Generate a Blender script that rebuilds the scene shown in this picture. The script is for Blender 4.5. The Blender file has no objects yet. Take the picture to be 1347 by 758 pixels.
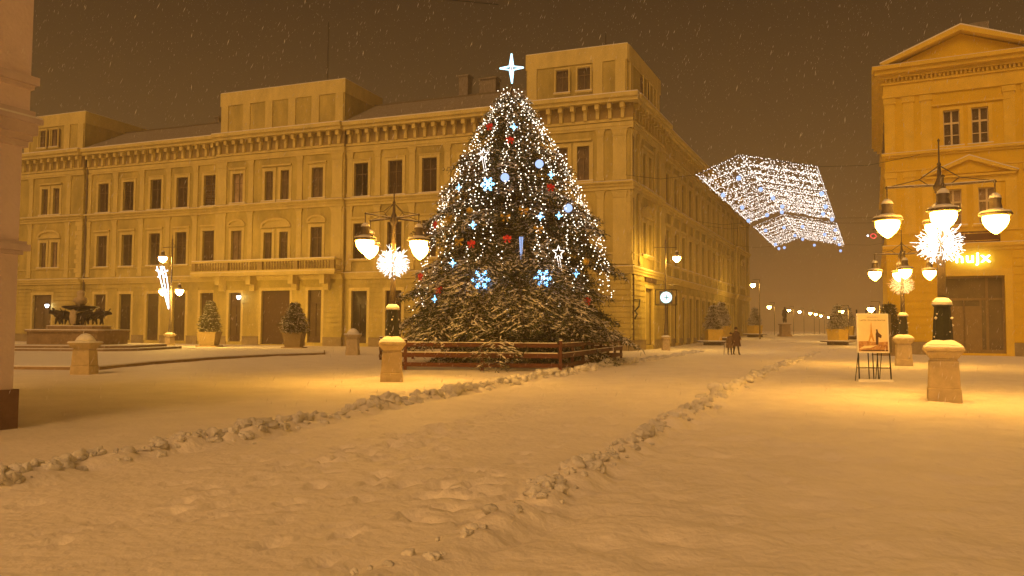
import bpy, bmesh, math, random
import numpy as np
from mathutils import Matrix, Vector
random.seed(7); RNG = np.random.default_rng(7)
R_ = math.radians
S = bpy.context.scene
COL = S.collection

# ------------------------------------------------------------------ camera
cam_d = bpy.data.cameras.new('camera'); cam = bpy.data.objects.new('camera', cam_d); COL.objects.link(cam)
FPX = 1040.0
cam_d.sensor_width = 36; cam_d.lens = 36 * FPX / 1347; cam_d.clip_end = 2000; cam_d.clip_start = .05
cam.matrix_world = Matrix.Translation((0, 0, 1.6)) @ Matrix.Rotation(math.pi/2 + math.atan(54/FPX), 4, 'X') @ Matrix.Rotation(.006, 4, 'Z')
S.camera = cam
# ------------------------------------------------------------------ world: snow clouds lit by the town
W = bpy.data.worlds.new('World'); S.world = W; W.use_nodes = True
nt = W.node_tree; nt.nodes.clear()
out = nt.nodes.new('ShaderNodeOutputWorld'); bg = nt.nodes.new('ShaderNodeBackground')
tc = nt.nodes.new('ShaderNodeTexCoord'); sep = nt.nodes.new('ShaderNodeSeparateXYZ'); rmp = nt.nodes.new('ShaderNodeValToRGB')
nt.links.new(tc.outputs['Generated'], sep.inputs[0]); nt.links.new(sep.outputs[2], rmp.inputs[0])
nt.links.new(rmp.outputs[0], bg.inputs[0]); nt.links.new(bg.outputs[0], out.inputs[0])
e = rmp.color_ramp.elements
e[0].position = 0; e[0].color = (.15, .076, .022, 1)
e[1].position = .45; e[1].color = (.019, .0112, .0055, 1)
bg.inputs[1].default_value = 1.0
# the soft glow of the lit town behind the camera, under full cloud
sd = bpy.data.lights.new('sky_glow', 'SUN'); sd.energy = 1.6; sd.angle = R_(38); sd.color = (1, .525, .19)
so = bpy.data.objects.new('sky_glow', sd); COL.objects.link(so)
so.rotation_euler = (R_(47), 0, R_(-24))
LAMP_E = 112.0
HAZE_D = .0019
vs = S.view_settings; vs.view_transform = 'Standard'; vs.look = 'None'; vs.exposure = .16; vs.gamma = 1
S.cycles.use_denoising = True
S.cycles.max_bounces = 6; S.cycles.diffuse_bounces = 3; S.cycles.glossy_bounces = 2; S.cycles.transmission_bounces = 3
S.cycles.volume_bounces = 1; S.cycles.transparent_max_bounces = 8
S.cycles.sample_clamp_indirect = 6; S.cycles.use_light_tree = True

# ------------------------------------------------------------------ materials
def pmat(name, col, rough=.8, var=.12, scale=3.0, bump=0.0, bscale=20., metal=0., spec=.3, col2=None, stretch=None, emit=None, estr=0):
    m = bpy.data.materials.new(name); m.use_nodes = True
    n = m.node_tree.nodes; l = m.node_tree.links; b = n['Principled BSDF']
    b.inputs['Roughness'].default_value = rough; b.inputs['Metallic'].default_value = metal
    b.inputs['Specular IOR Level'].default_value = spec
    co = n.new('ShaderNodeTexCoord'); mp = n.new('ShaderNodeMapping')
    l.new(co.outputs['Object'], mp.inputs[0])
    if stretch: mp.inputs['Scale'].default_value = stretch
    nz = n.new('ShaderNodeTexNoise'); nz.inputs['Scale'].default_value = scale; nz.inputs['Detail'].default_value = 6
    nz.inputs['Roughness'].default_value = .65
    l.new(mp.outputs[0], nz.inputs[0])
    r = n.new('ShaderNodeValToRGB'); r.color_ramp.elements[0].position = .3; r.color_ramp.elements[1].position = .7
    c2 = col2 or tuple(min(1, c*(1+var)) for c in col); c1 = tuple(c*(1-var) for c in col)
    r.color_ramp.elements[0].color = (*c1, 1); r.color_ramp.elements[1].color = (*c2, 1)
    l.new(nz.outputs['Fac'], r.inputs[0]); l.new(r.outputs[0], b.inputs['Base Color'])
    if bump:
        nb = n.new('ShaderNodeTexNoise'); nb.inputs['Scale'].default_value = bscale; nb.inputs['Detail'].default_value = 5
        l.new(mp.outputs[0], nb.inputs[0])
        bp = n.new('ShaderNodeBump'); bp.inputs['Strength'].default_value = bump; bp.inputs['Distance'].default_value = .05
        l.new(nb.outputs['Fac'], bp.inputs['Height']); l.new(bp.outputs[0], b.inputs['Normal'])
    if emit:
        b.inputs['Emission Color'].default_value = (*emit, 1); b.inputs['Emission Strength'].default_value = estr
    return m
def emat(name, col, s, sample=True):
    m = bpy.data.materials.new(name); m.use_nodes = True
    n = m.node_tree.nodes; l = m.node_tree.links; n.clear()
    o = n.new('ShaderNodeOutputMaterial'); em = n.new('ShaderNodeEmission')
    em.inputs[0].default_value = (*col, 1); em.inputs[1].default_value = s; l.new(em.outputs[0], o.inputs[0])
    if not sample: m.cycles.emission_sampling = 'NONE'
    return m
M = {}
M['snow'] = pmat('snow', (.80, .77, .74), .75, .05, 1.2, .25, 60, spec=.2)
M['snow_trodden'] = pmat('snow_trodden', (.66, .64, .63), .8, .22, 2.2, .6, 22, spec=.2)
M['stucco'] = pmat('stucco_ochre', (.48, .39, .115), .9, .34, .55, .15, 25, stretch=(1, 1, .4))
M['stucco_trim'] = pmat('stucco_trim', (.64, .53, .19), .9, .14, .9, .1, 25, stretch=(1, 1, .5))
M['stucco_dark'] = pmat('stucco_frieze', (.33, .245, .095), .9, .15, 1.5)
M['plinth'] = pmat('plinth_stone', (.29, .225, .12), .85, .22, 1.6, .3, 12)
M['stucco_y'] = pmat('stucco_yellow', (.70, .47, .022), .9, .10, .5, .1, 25)
M['trim_y'] = pmat('stucco_yellow_trim', (.74, .52, .06), .9, .10, .9, .1, 25)
M['stucco_p'] = pmat('stucco_pink', (.74, .62, .62), .9, .12, .7, .2, 18)
M['trim_p'] = pmat('stucco_pink_trim', (.62, .52, .52), .9, .14, 1.0, .2, 18)
M['plinth_p'] = pmat('plinth_red', (.20, .12, .08), .9, .25, 2.0, .5, 9)
M['roof'] = pmat('slate_roof', (.20, .165, .13), .8, .2, 2.2, .5, 14, stretch=(3, 1, 1), col2=(.29, .26, .22))
M['wood_dark'] = pmat('dark_wood', (.085, .05, .022), .55, .3, 3, .2, 30, stretch=(6, 6, 1))
M['glass'] = pmat('window_glass', (.16, .115, .07), .22, .5, 2.2, .05, 3, spec=.5, stretch=(1, 1, .5))
def randomise(m, lo, hi):
    n = m.node_tree.nodes; l = m.node_tree.links; b = n['Principled BSDF']; src = b.inputs['Base Color'].links[0].from_socket
    oi = n.new('ShaderNodeObjectInfo'); mr = n.new('ShaderNodeMapRange'); pw = n.new('ShaderNodeMath'); pw.operation = 'POWER'; pw.inputs[1].default_value = 2
    l.new(oi.outputs['Random'], pw.inputs[0]); l.new(pw.outputs[0], mr.inputs[0]); mr.inputs[3].default_value = lo; mr.inputs[4].default_value = hi
    mx = n.new('ShaderNodeVectorMath'); mx.operation = 'SCALE'; l.new(src, mx.inputs[0]); l.new(mr.outputs[0], mx.inputs['Scale']); l.new(mx.outputs[0], b.inputs['Base Color'])
randomise(M['glass'], .55, 2.4)
M['glass_reflect'] = pmat('window_glass_reflection', (.58, .70, .88), .3, .5, 3.0, spec=.6, stretch=(2, 2, .6))  # bluish-white reflection painted into the colour of a single pane
M['shop_glass'] = pmat('shop_glass', (.115, .08, .038), .18, .4, .8, spec=.5)
M['door_ochre'] = pmat('ochre_door', (.24, .165, .065), .5, .2, 3, .1, 20)
M['frame_w'] = pmat('window_frame_paint', (.17, .12, .065), .6, .1)
M['frame_white'] = pmat('white_frame_paint', (.66, .55, .33), .6, .08)
M['stone'] = pmat('pedestal_stone', (.50, .40, .24), .85, .16, 5, .3, 40)
M['iron'] = pmat('cast_iron', (.022, .025, .022), .5, .2, 20, .1, 60, metal=.3, spec=.5)
M['iron_grey'] = pmat('painted_iron', (.13, .10, .065), .55, .2, 20, metal=.2, spec=.5)
M['brown_wood'] = pmat('fence_wood', (.10, .032, .018), .7, .35, 3, .3, 20, stretch=(1, 1, 6))
M['bark'] = pmat('bark', (.07, .05, .035), .9, .35, 8, .6, 20)
M['needle'] = pmat('fir_needles', (.038, .060, .030), .8, .6, 1.1, spec=.2, col2=(.080, .100, .052))
M['needle2'] = pmat('fir_needles_dark', (.042, .052, .024), .8, .5, 1.3, spec=.2, col2=(.08, .075, .03))
M['bronze'] = pmat('bronze', (.05, .04, .03), .4, .4, 6, .3, 12, metal=.7, spec=.5)
M['fstone'] = pmat('fountain_stone', (.30, .21, .11), .8, .25, 3, .3, 25)
M['terracotta'] = pmat('planter_clay', (.27, .20, .09), .8, .15, 4)
M['planter_y'] = pmat('planter_yellow', (.60, .42, .07), .7, .12, 3)
M['globe'] = emat('lamp_glass_lit', (1, .47, .055), LAMP_E)
M['globe_tall'] = emat('tall_lamp_glass_lit', (1, .55, .09), LAMP_E*4.0)
M['globe_far'] = emat('lamp_glass_lit_far', (1, .56, .12), LAMP_E*1.3)
M['burst'] = emat('starburst_light', (1, .96, .86), 3.2)
M['burst_dim'] = emat('starburst_amber', (1, .60, .20), 2.2)
M['bulb'] = emat('fairy_bulb', (1, .88, .68), 5.2, False)
M['netbulb'] = emat('net_bulb', (1, .88, .78), 2.7, False)
M['blue'] = emat('blue_light', (.20, .55, 1), 5.5)
M['blueball'] = emat('blue_ball_light', (.42, .58, 1), 1.25, False)
M['cyan'] = emat('cyan_tube', (.45, .85, 1), 3.2)
M['white_led'] = emat('white_tube', (.86, .90, 1), 4.0)
M['sign_white'] = emat('sign_lit', (1, 1, 1), 6.5)
M['sign_cyan'] = emat('round_sign_lit', (.62, 1, .98), 2.0)
M['red'] = pmat('red_satin_glowing', (.55, .02, .02), .4, .3, 8, emit=(1, .05, .03), estr=.10)  # satin with a faint glow of its own, though the bows hold no lamp
M['gold'] = pmat('gold_foil', (.62, .40, .06), .35, .3, 8, metal=.5)
M['cable'] = pmat('cable', (.03, .025, .02), .6)

# ------------------------------------------------------------------ mesh helpers
class MB:
    def __init__(s): s.v = []; s.f = []; s.m = []; s.mats = []
    def mi(s, m):
        if m not in s.mats: s.mats.append(m)
        return s.mats.index(m)
    def add(s, vs_, fs, m):
        k = len(s.v); s.v += [tuple(v) for v in vs_]; i = s.mi(m)
        for f in fs: s.f.append(tuple(a+k for a in f)); s.m.append(i)
    def box(s, x0, x1, y0, y1, z0, z1, m):
        if x0 > x1: x0, x1 = x1, x0
        if y0 > y1: y0, y1 = y1, y0
        s.add([(x0,y0,z0),(x1,y0,z0),(x1,y1,z0),(x0,y1,z0),(x0,y0,z1),(x1,y0,z1),(x1,y1,z1),(x0,y1,z1)],
              [(0,3,2,1),(4,5,6,7),(0,1,5,4),(1,2,6,5),(2,3,7,6),(3,0,4,7)], m)
    def frustum(s, cx, cy, z0, z1, a0, b0, a1, b1, m):
        s.add([(cx-a0,cy-b0,z0),(cx+a0,cy-b0,z0),(cx+a0,cy+b0,z0),(cx-a0,cy+b0,z0),(cx-a1,cy-b1,z1),(cx+a1,cy-b1,z1),(cx+a1,cy+b1,z1),(cx-a1,cy+b1,z1)],
              [(0,3,2,1),(4,5,6,7),(0,1,5,4),(1,2,6,5),(2,3,7,6),(3,0,4,7)], m)
    def lathe(s, prof, m, c=(0,0,0), seg=14, sx=1, sy=1, rot=0):
        vs_ = []; fs = []
        for r, z in prof:
            for k in range(seg):
                a = 2*math.pi*k/seg + rot
                vs_.append((c[0]+r*sx*math.cos(a), c[1]+r*sy*math.sin(a), c[2]+z))
        for i in range(len(prof)-1):
            for k in range(seg):
                fs.append((i*seg+k, i*seg+(k+1)%seg, (i+1)*seg+(k+1)%seg, (i+1)*seg+k))
        if prof[0][0] > 1e-4: fs.append(tuple(range(seg))[::-1])
        if prof[-1][0] > 1e-4: fs.append(tuple((len(prof)-1)*seg+k for k in range(seg)))
        s.add(vs_, fs, m)
    def tube(s, pts, r, m, seg=6, r2=None):
        pts = [Vector(p) for p in pts]; n = len(pts); vs_ = []; fs = []
        for i, p in enumerate(pts):
            d = (pts[min(i+1,n-1)] - pts[max(i-1,0)]).normalized()
            a = d.cross(Vector((0,0,1)) if abs(d.z) < .95 else Vector((1,0,0))).normalized(); b = d.cross(a)
            rr = r if r2 is None else r + (r2-r)*i/(n-1)
            for k in range(seg):
                t = 2*math.pi*k/seg; vs_.append(p + a*rr*math.cos(t) + b*rr*math.sin(t))
        for i in range(n-1):
            for k in range(seg): fs.append((i*seg+k, i*seg+(k+1)%seg, (i+1)*seg+(k+1)%seg, (i+1)*seg+k))
        fs.append(tuple(range(seg))[::-1]); fs.append(tuple((n-1)*seg+k for k in range(seg)))
        s.add(vs_, fs, m)
    def prism(s, poly, y0, y1, m):       # poly in (x,z), extruded in y
        n = len(poly)
        s.add([(x,y0,z) for x,z in poly]+[(x,y1,z) for x,z in poly],
              [tuple(range(n)), tuple(range(2*n-1,n-1,-1))]+[(i,i+n,(i+1)%n+n,(i+1)%n) for i in range(n)], m)
    def slab(s, poly, z0, z1, m):        # poly in (x,y)
        n = len(poly)
        s.add([(x,y,z0) for x,y in poly]+[(x,y,z1) for x,y in poly],
              [tuple(range(n))[::-1], tuple(range(n,2*n))]+[(i,(i+1)%n,(i+1)%n+n,i+n) for i in range(n)], m)
    def octa(s, c, r, m):
        x,y,z = c
        s.add([(x+r,y,z),(x-r,y,z),(x,y+r,z),(x,y-r,z),(x,y,z+r),(x,y,z-r)],
              [(0,2,4),(2,1,4),(1,3,4),(3,0,4),(2,0,5),(1,2,5),(3,1,5),(0,3,5)], m)
    def build(s, name, parent=None, smooth=False, mat=None, matrix=None):
        me = bpy.data.meshes.new(name); me.from_pydata(s.v, [], s.f)
        for m in s.mats: me.materials.append(M[m] if isinstance(m, str) else m)
        me.polygons.foreach_set('material_index', s.m)
        if smooth: me.polygons.foreach_set('use_smooth', [True]*len(s.f))
        me.update()
        o = bpy.data.objects.new(name, me); COL.objects.link(o)
        if parent: o.parent = parent
        if matrix is not None: o.matrix_local = matrix
        return o
def np_mesh(name, V, F, mat, parent=None, smooth=False):
    V = np.asarray(V, np.float32).reshape(-1,3); F = np.asarray(F, np.int32); k = F.shape[1]
    me = bpy.data.meshes.new(name); me.vertices.add(len(V)); me.vertices.foreach_set('co', V.ravel())
    me.loops.add(F.size); me.loops.foreach_set('vertex_index', F.ravel())
    me.polygons.add(len(F)); me.polygons.foreach_set('loop_start', np.arange(0, F.size, k, dtype=np.int32))
    me.polygons.foreach_set('loop_total', np.full(len(F), k, np.int32))
    if smooth: me.polygons.foreach_set('use_smooth', np.ones(len(F), bool))
    me.update(calc_edges=True); me.materials.append(M[mat] if isinstance(mat, str) else mat)
    o = bpy.data.objects.new(name, me); COL.objects.link(o)
    if parent: o.parent = parent
    return o
def bulbs_np(P, r):
    P = np.asarray(P, np.float32); n = len(P)
    off = np.array([(1,0,0),(-1,0,0),(0,1,0),(0,-1,0),(0,0,1),(0,0,-1)], np.float32)
    r = np.broadcast_to(np.asarray(r, np.float32), (n,))
    V = (P[:,None,:] + off[None]*r[:,None,None]).reshape(-1,3)
    f = np.array([(0,2,4),(2,1,4),(1,3,4),(3,0,4),(2,0,5),(1,2,5),(3,1,5),(0,3,5)])
    return V, (f[None] + 6*np.arange(n)[:,None,None]).reshape(-1,3)
def tag(o, label=None, cat=None, group=None, kind=None):
    if label: o['label'] = label
    if cat: o['category'] = cat
    if group: o['group'] = group
    if kind: o['kind'] = kind
    return o
def empty(name, loc, rz=0):
    o = bpy.data.objects.new(name, None); COL.objects.link(o); o.location = loc; o.rotation_euler = (0,0,rz); o.empty_display_size = .3
    return o
def thing(name, loc, label, cat, group=None, rz=0): return tag(empty(name, loc, rz), label, cat, group)
def cp(o, parent=None, matrix=None):
    c = o.copy(); COL.objects.link(c); c.parent = parent
    if matrix is not None: c.matrix_local = matrix
    for ch in o.children: cp(ch, c)
    return c
def dup(o, loc, label, rz=None, scale=None):
    c = cp(o); c.location = loc; c['label'] = label
    if rz is not None: c.rotation_euler = (0,0,rz)
    if scale: c.scale = (scale,)*3
    return c

# ------------------------------------------------------------------ frames of the place
def frame(o, xdir, n):   # local x along wall, y out of wall, z up
    m = Matrix(((xdir[0], n[0], 0, o[0]), (xdir[1], n[1], 0, o[1]), (0,0,1,0), (0,0,0,1)))
    return m
A1 = R_(21); A2 = R_(24.5); A3 = R_(27)
CO = (8.971, 60.0)
F_FRONT = frame(CO, (-math.cos(A1), math.sin(A1)), (-math.sin(A1), -math.cos(A1)))            # +x = leftwards
F_SIDE = frame(CO, (-math.sin(A2), -math.cos(A2)), (math.cos(A2), -math.sin(A2)))             # -x = down the street
SD = (math.sin(A2), math.cos(A2))
def ramp(v):
    t = max(0, min(1, (v-5)/60)); return .85*t*t*(3-2*t)
def gz(x, y):
    return ramp((x-CO[0])*SD[0] + (y-CO[1])*SD[1])

# ------------------------------------------------------------------ ground
def vnoise(x, y, seed, f):
    rs = np.random.default_rng(seed); T = rs.random((256,256))
    X = x*f; Y = y*f; xi = np.floor(X).astype(int); yi = np.floor(Y).astype(int); fx = X-xi; fy = Y-yi
    fx = fx*fx*(3-2*fx); fy = fy*fy*(3-2*fy); g = lambda a, b: T[a % 256, b % 256]
    return (g(xi,yi)*(1-fx)+g(xi+1,yi)*fx)*(1-fy) + (g(xi,yi+1)*(1-fx)+g(xi+1,yi+1)*fx)*fy - .5
def axis(segs):
    a = []
    for lo, hi, st in segs: a += list(np.arange(lo, hi, st))
    a.append(segs[-1][1]); return np.array(a)
XS = axis([(-400,-100,20),(-100,-40,4),(-40,-14,.8),(-14,16,.075),(16,40,.6),(40,120,4),(120,500,20)])
YS = axis([(-60,-10,5),(-10,3,.8),(3,22,.06),(22,40,.2),(40,80,.8),(80,200,5),(200,700,40)])
GX, GY = np.meshgrid(XS, YS)
near = np.clip(1-(GY-20)/25, 0, 1)*np.clip((GY-2)/2, 0, 1)
Z = .035*vnoise(GX, GY, 1, .35) + .03*vnoise(GX+.3*GY, GY, 2, .9)
Z += near*(.020*vnoise(GX+.35*GY, GY-.2*GX, 3, 2.3) + .008*vnoise(GX, GY, 4, 6))
right = np.clip((GX - (.28*(GY-5)-.6))/1.0, 0, 1)            # untrodden, wind-rippled side
Z += near*right*.075*vnoise((GX-.2*GY)*.55, GY+.25*GX, 5, 3.6)
Z += near*right*.030*vnoise((GX-.2*GY)*.8, GY+.25*GX, 15, 9.0)
t_ = np.clip(((GX-CO[0])*SD[0] + (GY-CO[1])*SD[1] - 5)/60, 0, 1); Z += .85*t_*t_*(3-2*t_)
RL = [(-9,6.2),(-5.1,7.99),(-4.97,8.48),(-5.02,9.23),(-4.78,9.61),(-4.49,10.67),(-4.02,11.04),(-3.78,11.92),(-3.47,13.36),(-2.98,14.68),(-2.45,16.78),(-1.95,18.09),(-.86,21.13),(.67,25.82),(2.56,30.0),(4.9,36.96),(8.2,44.06),(12.2,54.54),(17.88,68.55)]
RR = [(-1.1,3.5),(-.84,5.2),(-.59,5.6),(-.3,6.06),(.06,7.07),(.36,7.78),(.83,8.94),(1.62,10.77),(2.42,12.84),(3.15,14.51),(4.23,17.2),(5.33,20.1),(8.88,28.34),(15.59,43.15),(24.42,62.88)]
def along(pl, step):
    P = [np.array(p, float) for p in pl]; o = []
    for a, b in zip(P, P[1:]):
        n = max(1, int(np.linalg.norm(b-a)/step))
        for i in range(n): o.append(a+(b-a)*i/n)
    return o
def dent(cx, cy, ax, ay, ang, depth):
    i0, i1 = np.searchsorted(XS, (cx-1, cx+1)); j0, j1 = np.searchsorted(YS, (cy-1, cy+1))
    x = GX[j0:j1,i0:i1]-cx; y = GY[j0:j1,i0:i1]-cy; c, s = math.cos(ang), math.sin(ang)
    q = ((x*c+y*s)/ax)**2 + ((-x*s+y*c)/ay)**2
    depth = depth*1.7 if depth > 0 else depth
    Z[j0:j1,i0:i1] -= depth*np.exp(-q*q) - .28*depth*np.exp(-((q-2.2)**2)*1.4)
for pl, w, h in ((RL, .30, .07), (RR, .30, .07)):
    for p in along(pl, .16):
        if 3 < p[1] < 40: dent(p[0]+random.uniform(-.08,.08), p[1], w*random.uniform(.6,1.3), w*random.uniform(.6,1.3), 0, -h*random.uniform(.15,.9))
def track(x0, y0, x1, y1, depth=.035, w=.11):
    d = math.hypot(x1-x0, y1-y0); a = math.atan2(y1-y0, x1-x0); n = int(d/.68)
    for i in range(n):
        t = i/n; s = .12 if i % 2 else -.12
        x = x0+(x1-x0)*t - math.sin(a)*s + random.uniform(-.07,.07) + .25*math.sin(t*5+x0); y = y0+(y1-y0)*t + math.cos(a)*s + random.uniform(-.07,.07)
        dent(x, y, .15, .075, a+random.uniform(-.25,.25), depth*random.uniform(.5,1.25))
for t in ((-1.2,5.6,5.5,26,.055),(-3.0,7,4.2,27,.05),(-2.6,7.2,3.2,22,.03),(-5,6.6,3.4,16,.03),(-3.6,6.0,1.5,19,.05),(-6,11,-2,19,.03),(-9,14,-2,21,.035),(-8,12,1,25,.03),(-2.2,9,9,36,.04),(3,26,12,30,.03),(0,24,9,27,.03),(-1.6,6,-1.1,12,.05),(2.5,9,7,17,.02),(-4,8.4,6,22,.035),(-7,9.8,4,27,.03),(-1.9,7.4,2.6,17,.045),(-3.4,9,0,20,.035),(1.4,6.8,7.4,14,.018)): track(*t)
for _ in range(60):                                            # trampled patches
    cx, cy = random.choice([(-.75,8.3),(-1.4,10.5),(-1.9,9.2),(-.4,7.3),(-1.0,12.0)]); dent(random.gauss(cx,.35), random.gauss(cy,.45), .15, .08, random.uniform(-.3,1.6), .04*random.uniform(.5,1.3))
for x0,y0,x1,y1 in ((-4.2,6.0,-.9,7.6),(-3.2,5.3,-.8,7.0),(-2.6,6.9,.3,9.3)):    # old scrape lines
    for p in along([(x0,y0),(x1,y1)], .12):
        dent(p[0], p[1], .14, .035, math.atan2(y1-y0,x1-x0), .018*random.uniform(.2,1.2))
nx, ny = len(XS), len(YS); V = np.stack([GX, GY, Z], -1).reshape(-1,3)
ii, jj = np.meshgrid(np.arange(nx-1), np.arange(ny-1)); q = (jj*nx+ii).ravel()
F = np.stack([q, q+1, q+nx+1, q+nx], -1)
gm = pmat('ground_snow', (.80, .75, .70), .7, .07, .9, .7, 8, spec=.25)
ground = np_mesh('ground', V, F, gm, smooth=True); tag(ground, kind='structure')
def sample_z(x, y):
    i = min(max(np.searchsorted(XS, x), 0), nx-1); j = min(max(np.searchsorted(YS, y), 0), ny-1); return float(Z[j, i])

# ------------------------------------------------------------------ snow ridges: clods pushed aside by a plough
def clods(pl, name, label, w, big, dens, far_boost=1.0, ramp_y=18):
    def ico_(n):
        ico = bmesh.new(); bmesh.ops.create_icosphere(ico, subdivisions=n, radius=1); v = np.array([v.co[:] for v in ico.verts]); f = np.array([[v.index for v in f.verts] for f in ico.faces]); ico.free(); return v, f
    IC = (ico_(3), ico_(2))
    Vs, Fs, k = [], [], 0
    for p in along(pl, .11):
        if p[1] > 60: continue
        for _ in range(dens):
            if random.random() < (.30 if p[1] > 7 or big > .12 else .72): continue
            clump = .5 + .9*abs(math.sin(p[1]*2.1+p[0]*3)*math.sin(p[1]*.83+1))
            r = big*random.uniform(.22, 1.0)**1.7*clump*(1.0 if p[1] < ramp_y else 1.25)
            x = p[0]+random.gauss(0, w); y = p[1]+random.gauss(0, w*.7)
            s = np.array([random.uniform(.8,1.3), random.uniform(.8,1.2), random.uniform(.6,.95)])*r
            ph = RNG.random(6)*6.28
            bv, bf = IC[0] if p[1] < 17 else IC[1]
            dsp = 1+.26*np.sin(bv[:,0]*3.1+ph[0])*np.sin(bv[:,1]*3.7+ph[1])+.17*np.sin(bv[:,2]*6.3+ph[2]+bv[:,0]*5)+.12*np.sin(bv[:,1]*11+ph[3])*np.sin(bv[:,0]*9+ph[4]+bv[:,2]*8)+.035*RNG.standard_normal(len(bv))
            v = bv*dsp[:,None]*s; a = random.uniform(0, 6.28); c, sn = math.cos(a), math.sin(a)
            v = np.stack([v[:,0]*c-v[:,1]*sn, v[:,0]*sn+v[:,1]*c, v[:,2]], -1) + (x, y, sample_z(x,y)+r*.18)
            Vs.append(v); Fs.append(bf+k); k += len(v)
    o = np_mesh(name, np.concatenate(Vs), np.concatenate(Fs), 'snow_trodden', smooth=True)
    tag(o, label, 'snow', kind='stuff')
clods(RL, 'snow_ridge', 'lumpy ploughed ridge of snow running past the fenced Christmas tree', .13, .118, 5)
clods(RR, 'snow_ridge', 'low broken ridge of snow lumps between the two smooth snow fields on the right', .10, .10, 3)
# ------------------------------------------------------------------ buildings
def wall(mb, x0, x1, z0, z1, y, holes, m, depth=.28):
    xs = sorted(set([x0, x1]+[h[0] for h in holes]+[h[1] for h in holes])); zs = sorted(set([z0, z1]+[h[2] for h in holes]+[h[3] for h in holes]))
    for a, b in zip(xs, xs[1:]):
        for c, d in zip(zs, zs[1:]):
            mx, mz = (a+b)/2, (c+d)/2
            if any(h[0] < mx < h[1] and h[2] < mz < h[3] for h in holes): continue
            mb.add([(a,y,c),(b,y,c),(b,y,d),(a,y,d)], [(0,1,2,3)], m)
    for h in holes:
        a, b, c, d = h; i = y-depth
        mb.add([(a,y,c),(b,y,c),(b,y,d),(a,y,d),(a,i,c),(b,i,c),(b,i,d),(a,i,d)], [(0,4,5,1),(1,5,6,2),(2,6,7,3),(3,7,4,0)], m)
def arc_poly(xc, z, w, h, n=8):
    return [(xc+w*math.cos(math.pi*k/n), z+h*math.sin(math.pi*k/n)) for k in range(n+1)]

protos = {}
def window_at(parent, Mx, xc, y, z0, z1, w, trim, hood='flat', pane='glass', kind='cross', name='window', fr='frame_w', sw=.27):
    key = (round(w,2), round(z1-z0,2), trim, hood, pane, kind, name, fr, sw)
    loc = Mx @ Matrix.Translation((xc, y, z0))
    if key in protos: return cp(protos[key], parent, loc)
    h = z1-z0; mb = MB()
    mb.box(-w/2-sw, -w/2, -.02, .07, 0, h, trim); mb.box(w/2, w/2+sw, -.02, .07, 0, h, trim)
    mb.box(-w/2-sw, w/2+sw, -.02, .075, h, h+sw, trim)
    if name == 'window':
        mb.box(-w/2-sw-.05, w/2+sw+.05, -.02, .16, -.14, -.003, trim); mb.box(-w/2-sw-.04, w/2+sw+.04, 0, .15, -.001, .06, 'snow')
    if hood == 'flat': mb.box(-w/2-sw-.1, w/2+sw+.1, -.02, .2, h+sw+.12, h+sw+.28, trim); mb.box(-w/2-sw, w/2+sw, -.02, .05, h+sw, h+sw+.12, trim)
    if hood == 'line': mb.box(-w/2-sw-.04, w/2+sw+.04, -.02, .13, h+sw, h+sw+.08, trim)
    if hood == 'arch': 
        mb.box(-w/2-sw-.12, w/2+sw+.12, -.02, .2, h+sw+.12, h+sw+.26, trim)
        A = arc_poly(0, h+sw+.26, w/2+sw+.12, .55); B = arc_poly(0, h+sw+.26, w/2+sw-.08, .38)
        for k in range(8): mb.prism([A[k],A[k+1],B[k+1],B[k]], -.02, .2, trim)
        mb.prism(B, -.02, .05, trim)
    o = mb.build(name, parent, matrix=loc)
    f = MB(); t = .06; yy = (-.24, -.18)
    f.box(-w/2, -w/2+t, *yy, 0, h, fr); f.box(w/2-t, w/2, *yy, 0, h, fr); f.box(-w/2+t, w/2-t, *yy, h-t, h, fr); f.box(-w/2+t, w/2-t, *yy, 0, t, fr)
    if kind == 'cross': f.box(-.035, .035, *yy, t, h-t, fr); f.box(-w/2+t, w/2-t, -.235, -.178, h*.67, h*.67+.07, fr)
    if kind == 'cross3':
        f.box(-.06, .06, *yy, t, h-t, fr); f.box(-w/2+t, w/2-t, -.235, -.17, h*.62, h*.62+.13, fr); f.box(-w/2+t, w/2-t, -.235, -.178, h*.30, h*.30+.05, fr)
    if kind == 'shop': f.box(-w/2+t, w/2-t, -.235, -.13, h*.74, h*.74+.10, fr); f.box(-w/2+t, w/2-t, *yy, t, .55, fr); f.box(-.03,.03,*yy,.55,h*.74,fr)
    f.build('frame', o)
    g = MB(); g.box(-w/2, w/2, -.275, -.25, 0, h, pane); g.build('pane', o)
    protos[key] = o; return o

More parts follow.
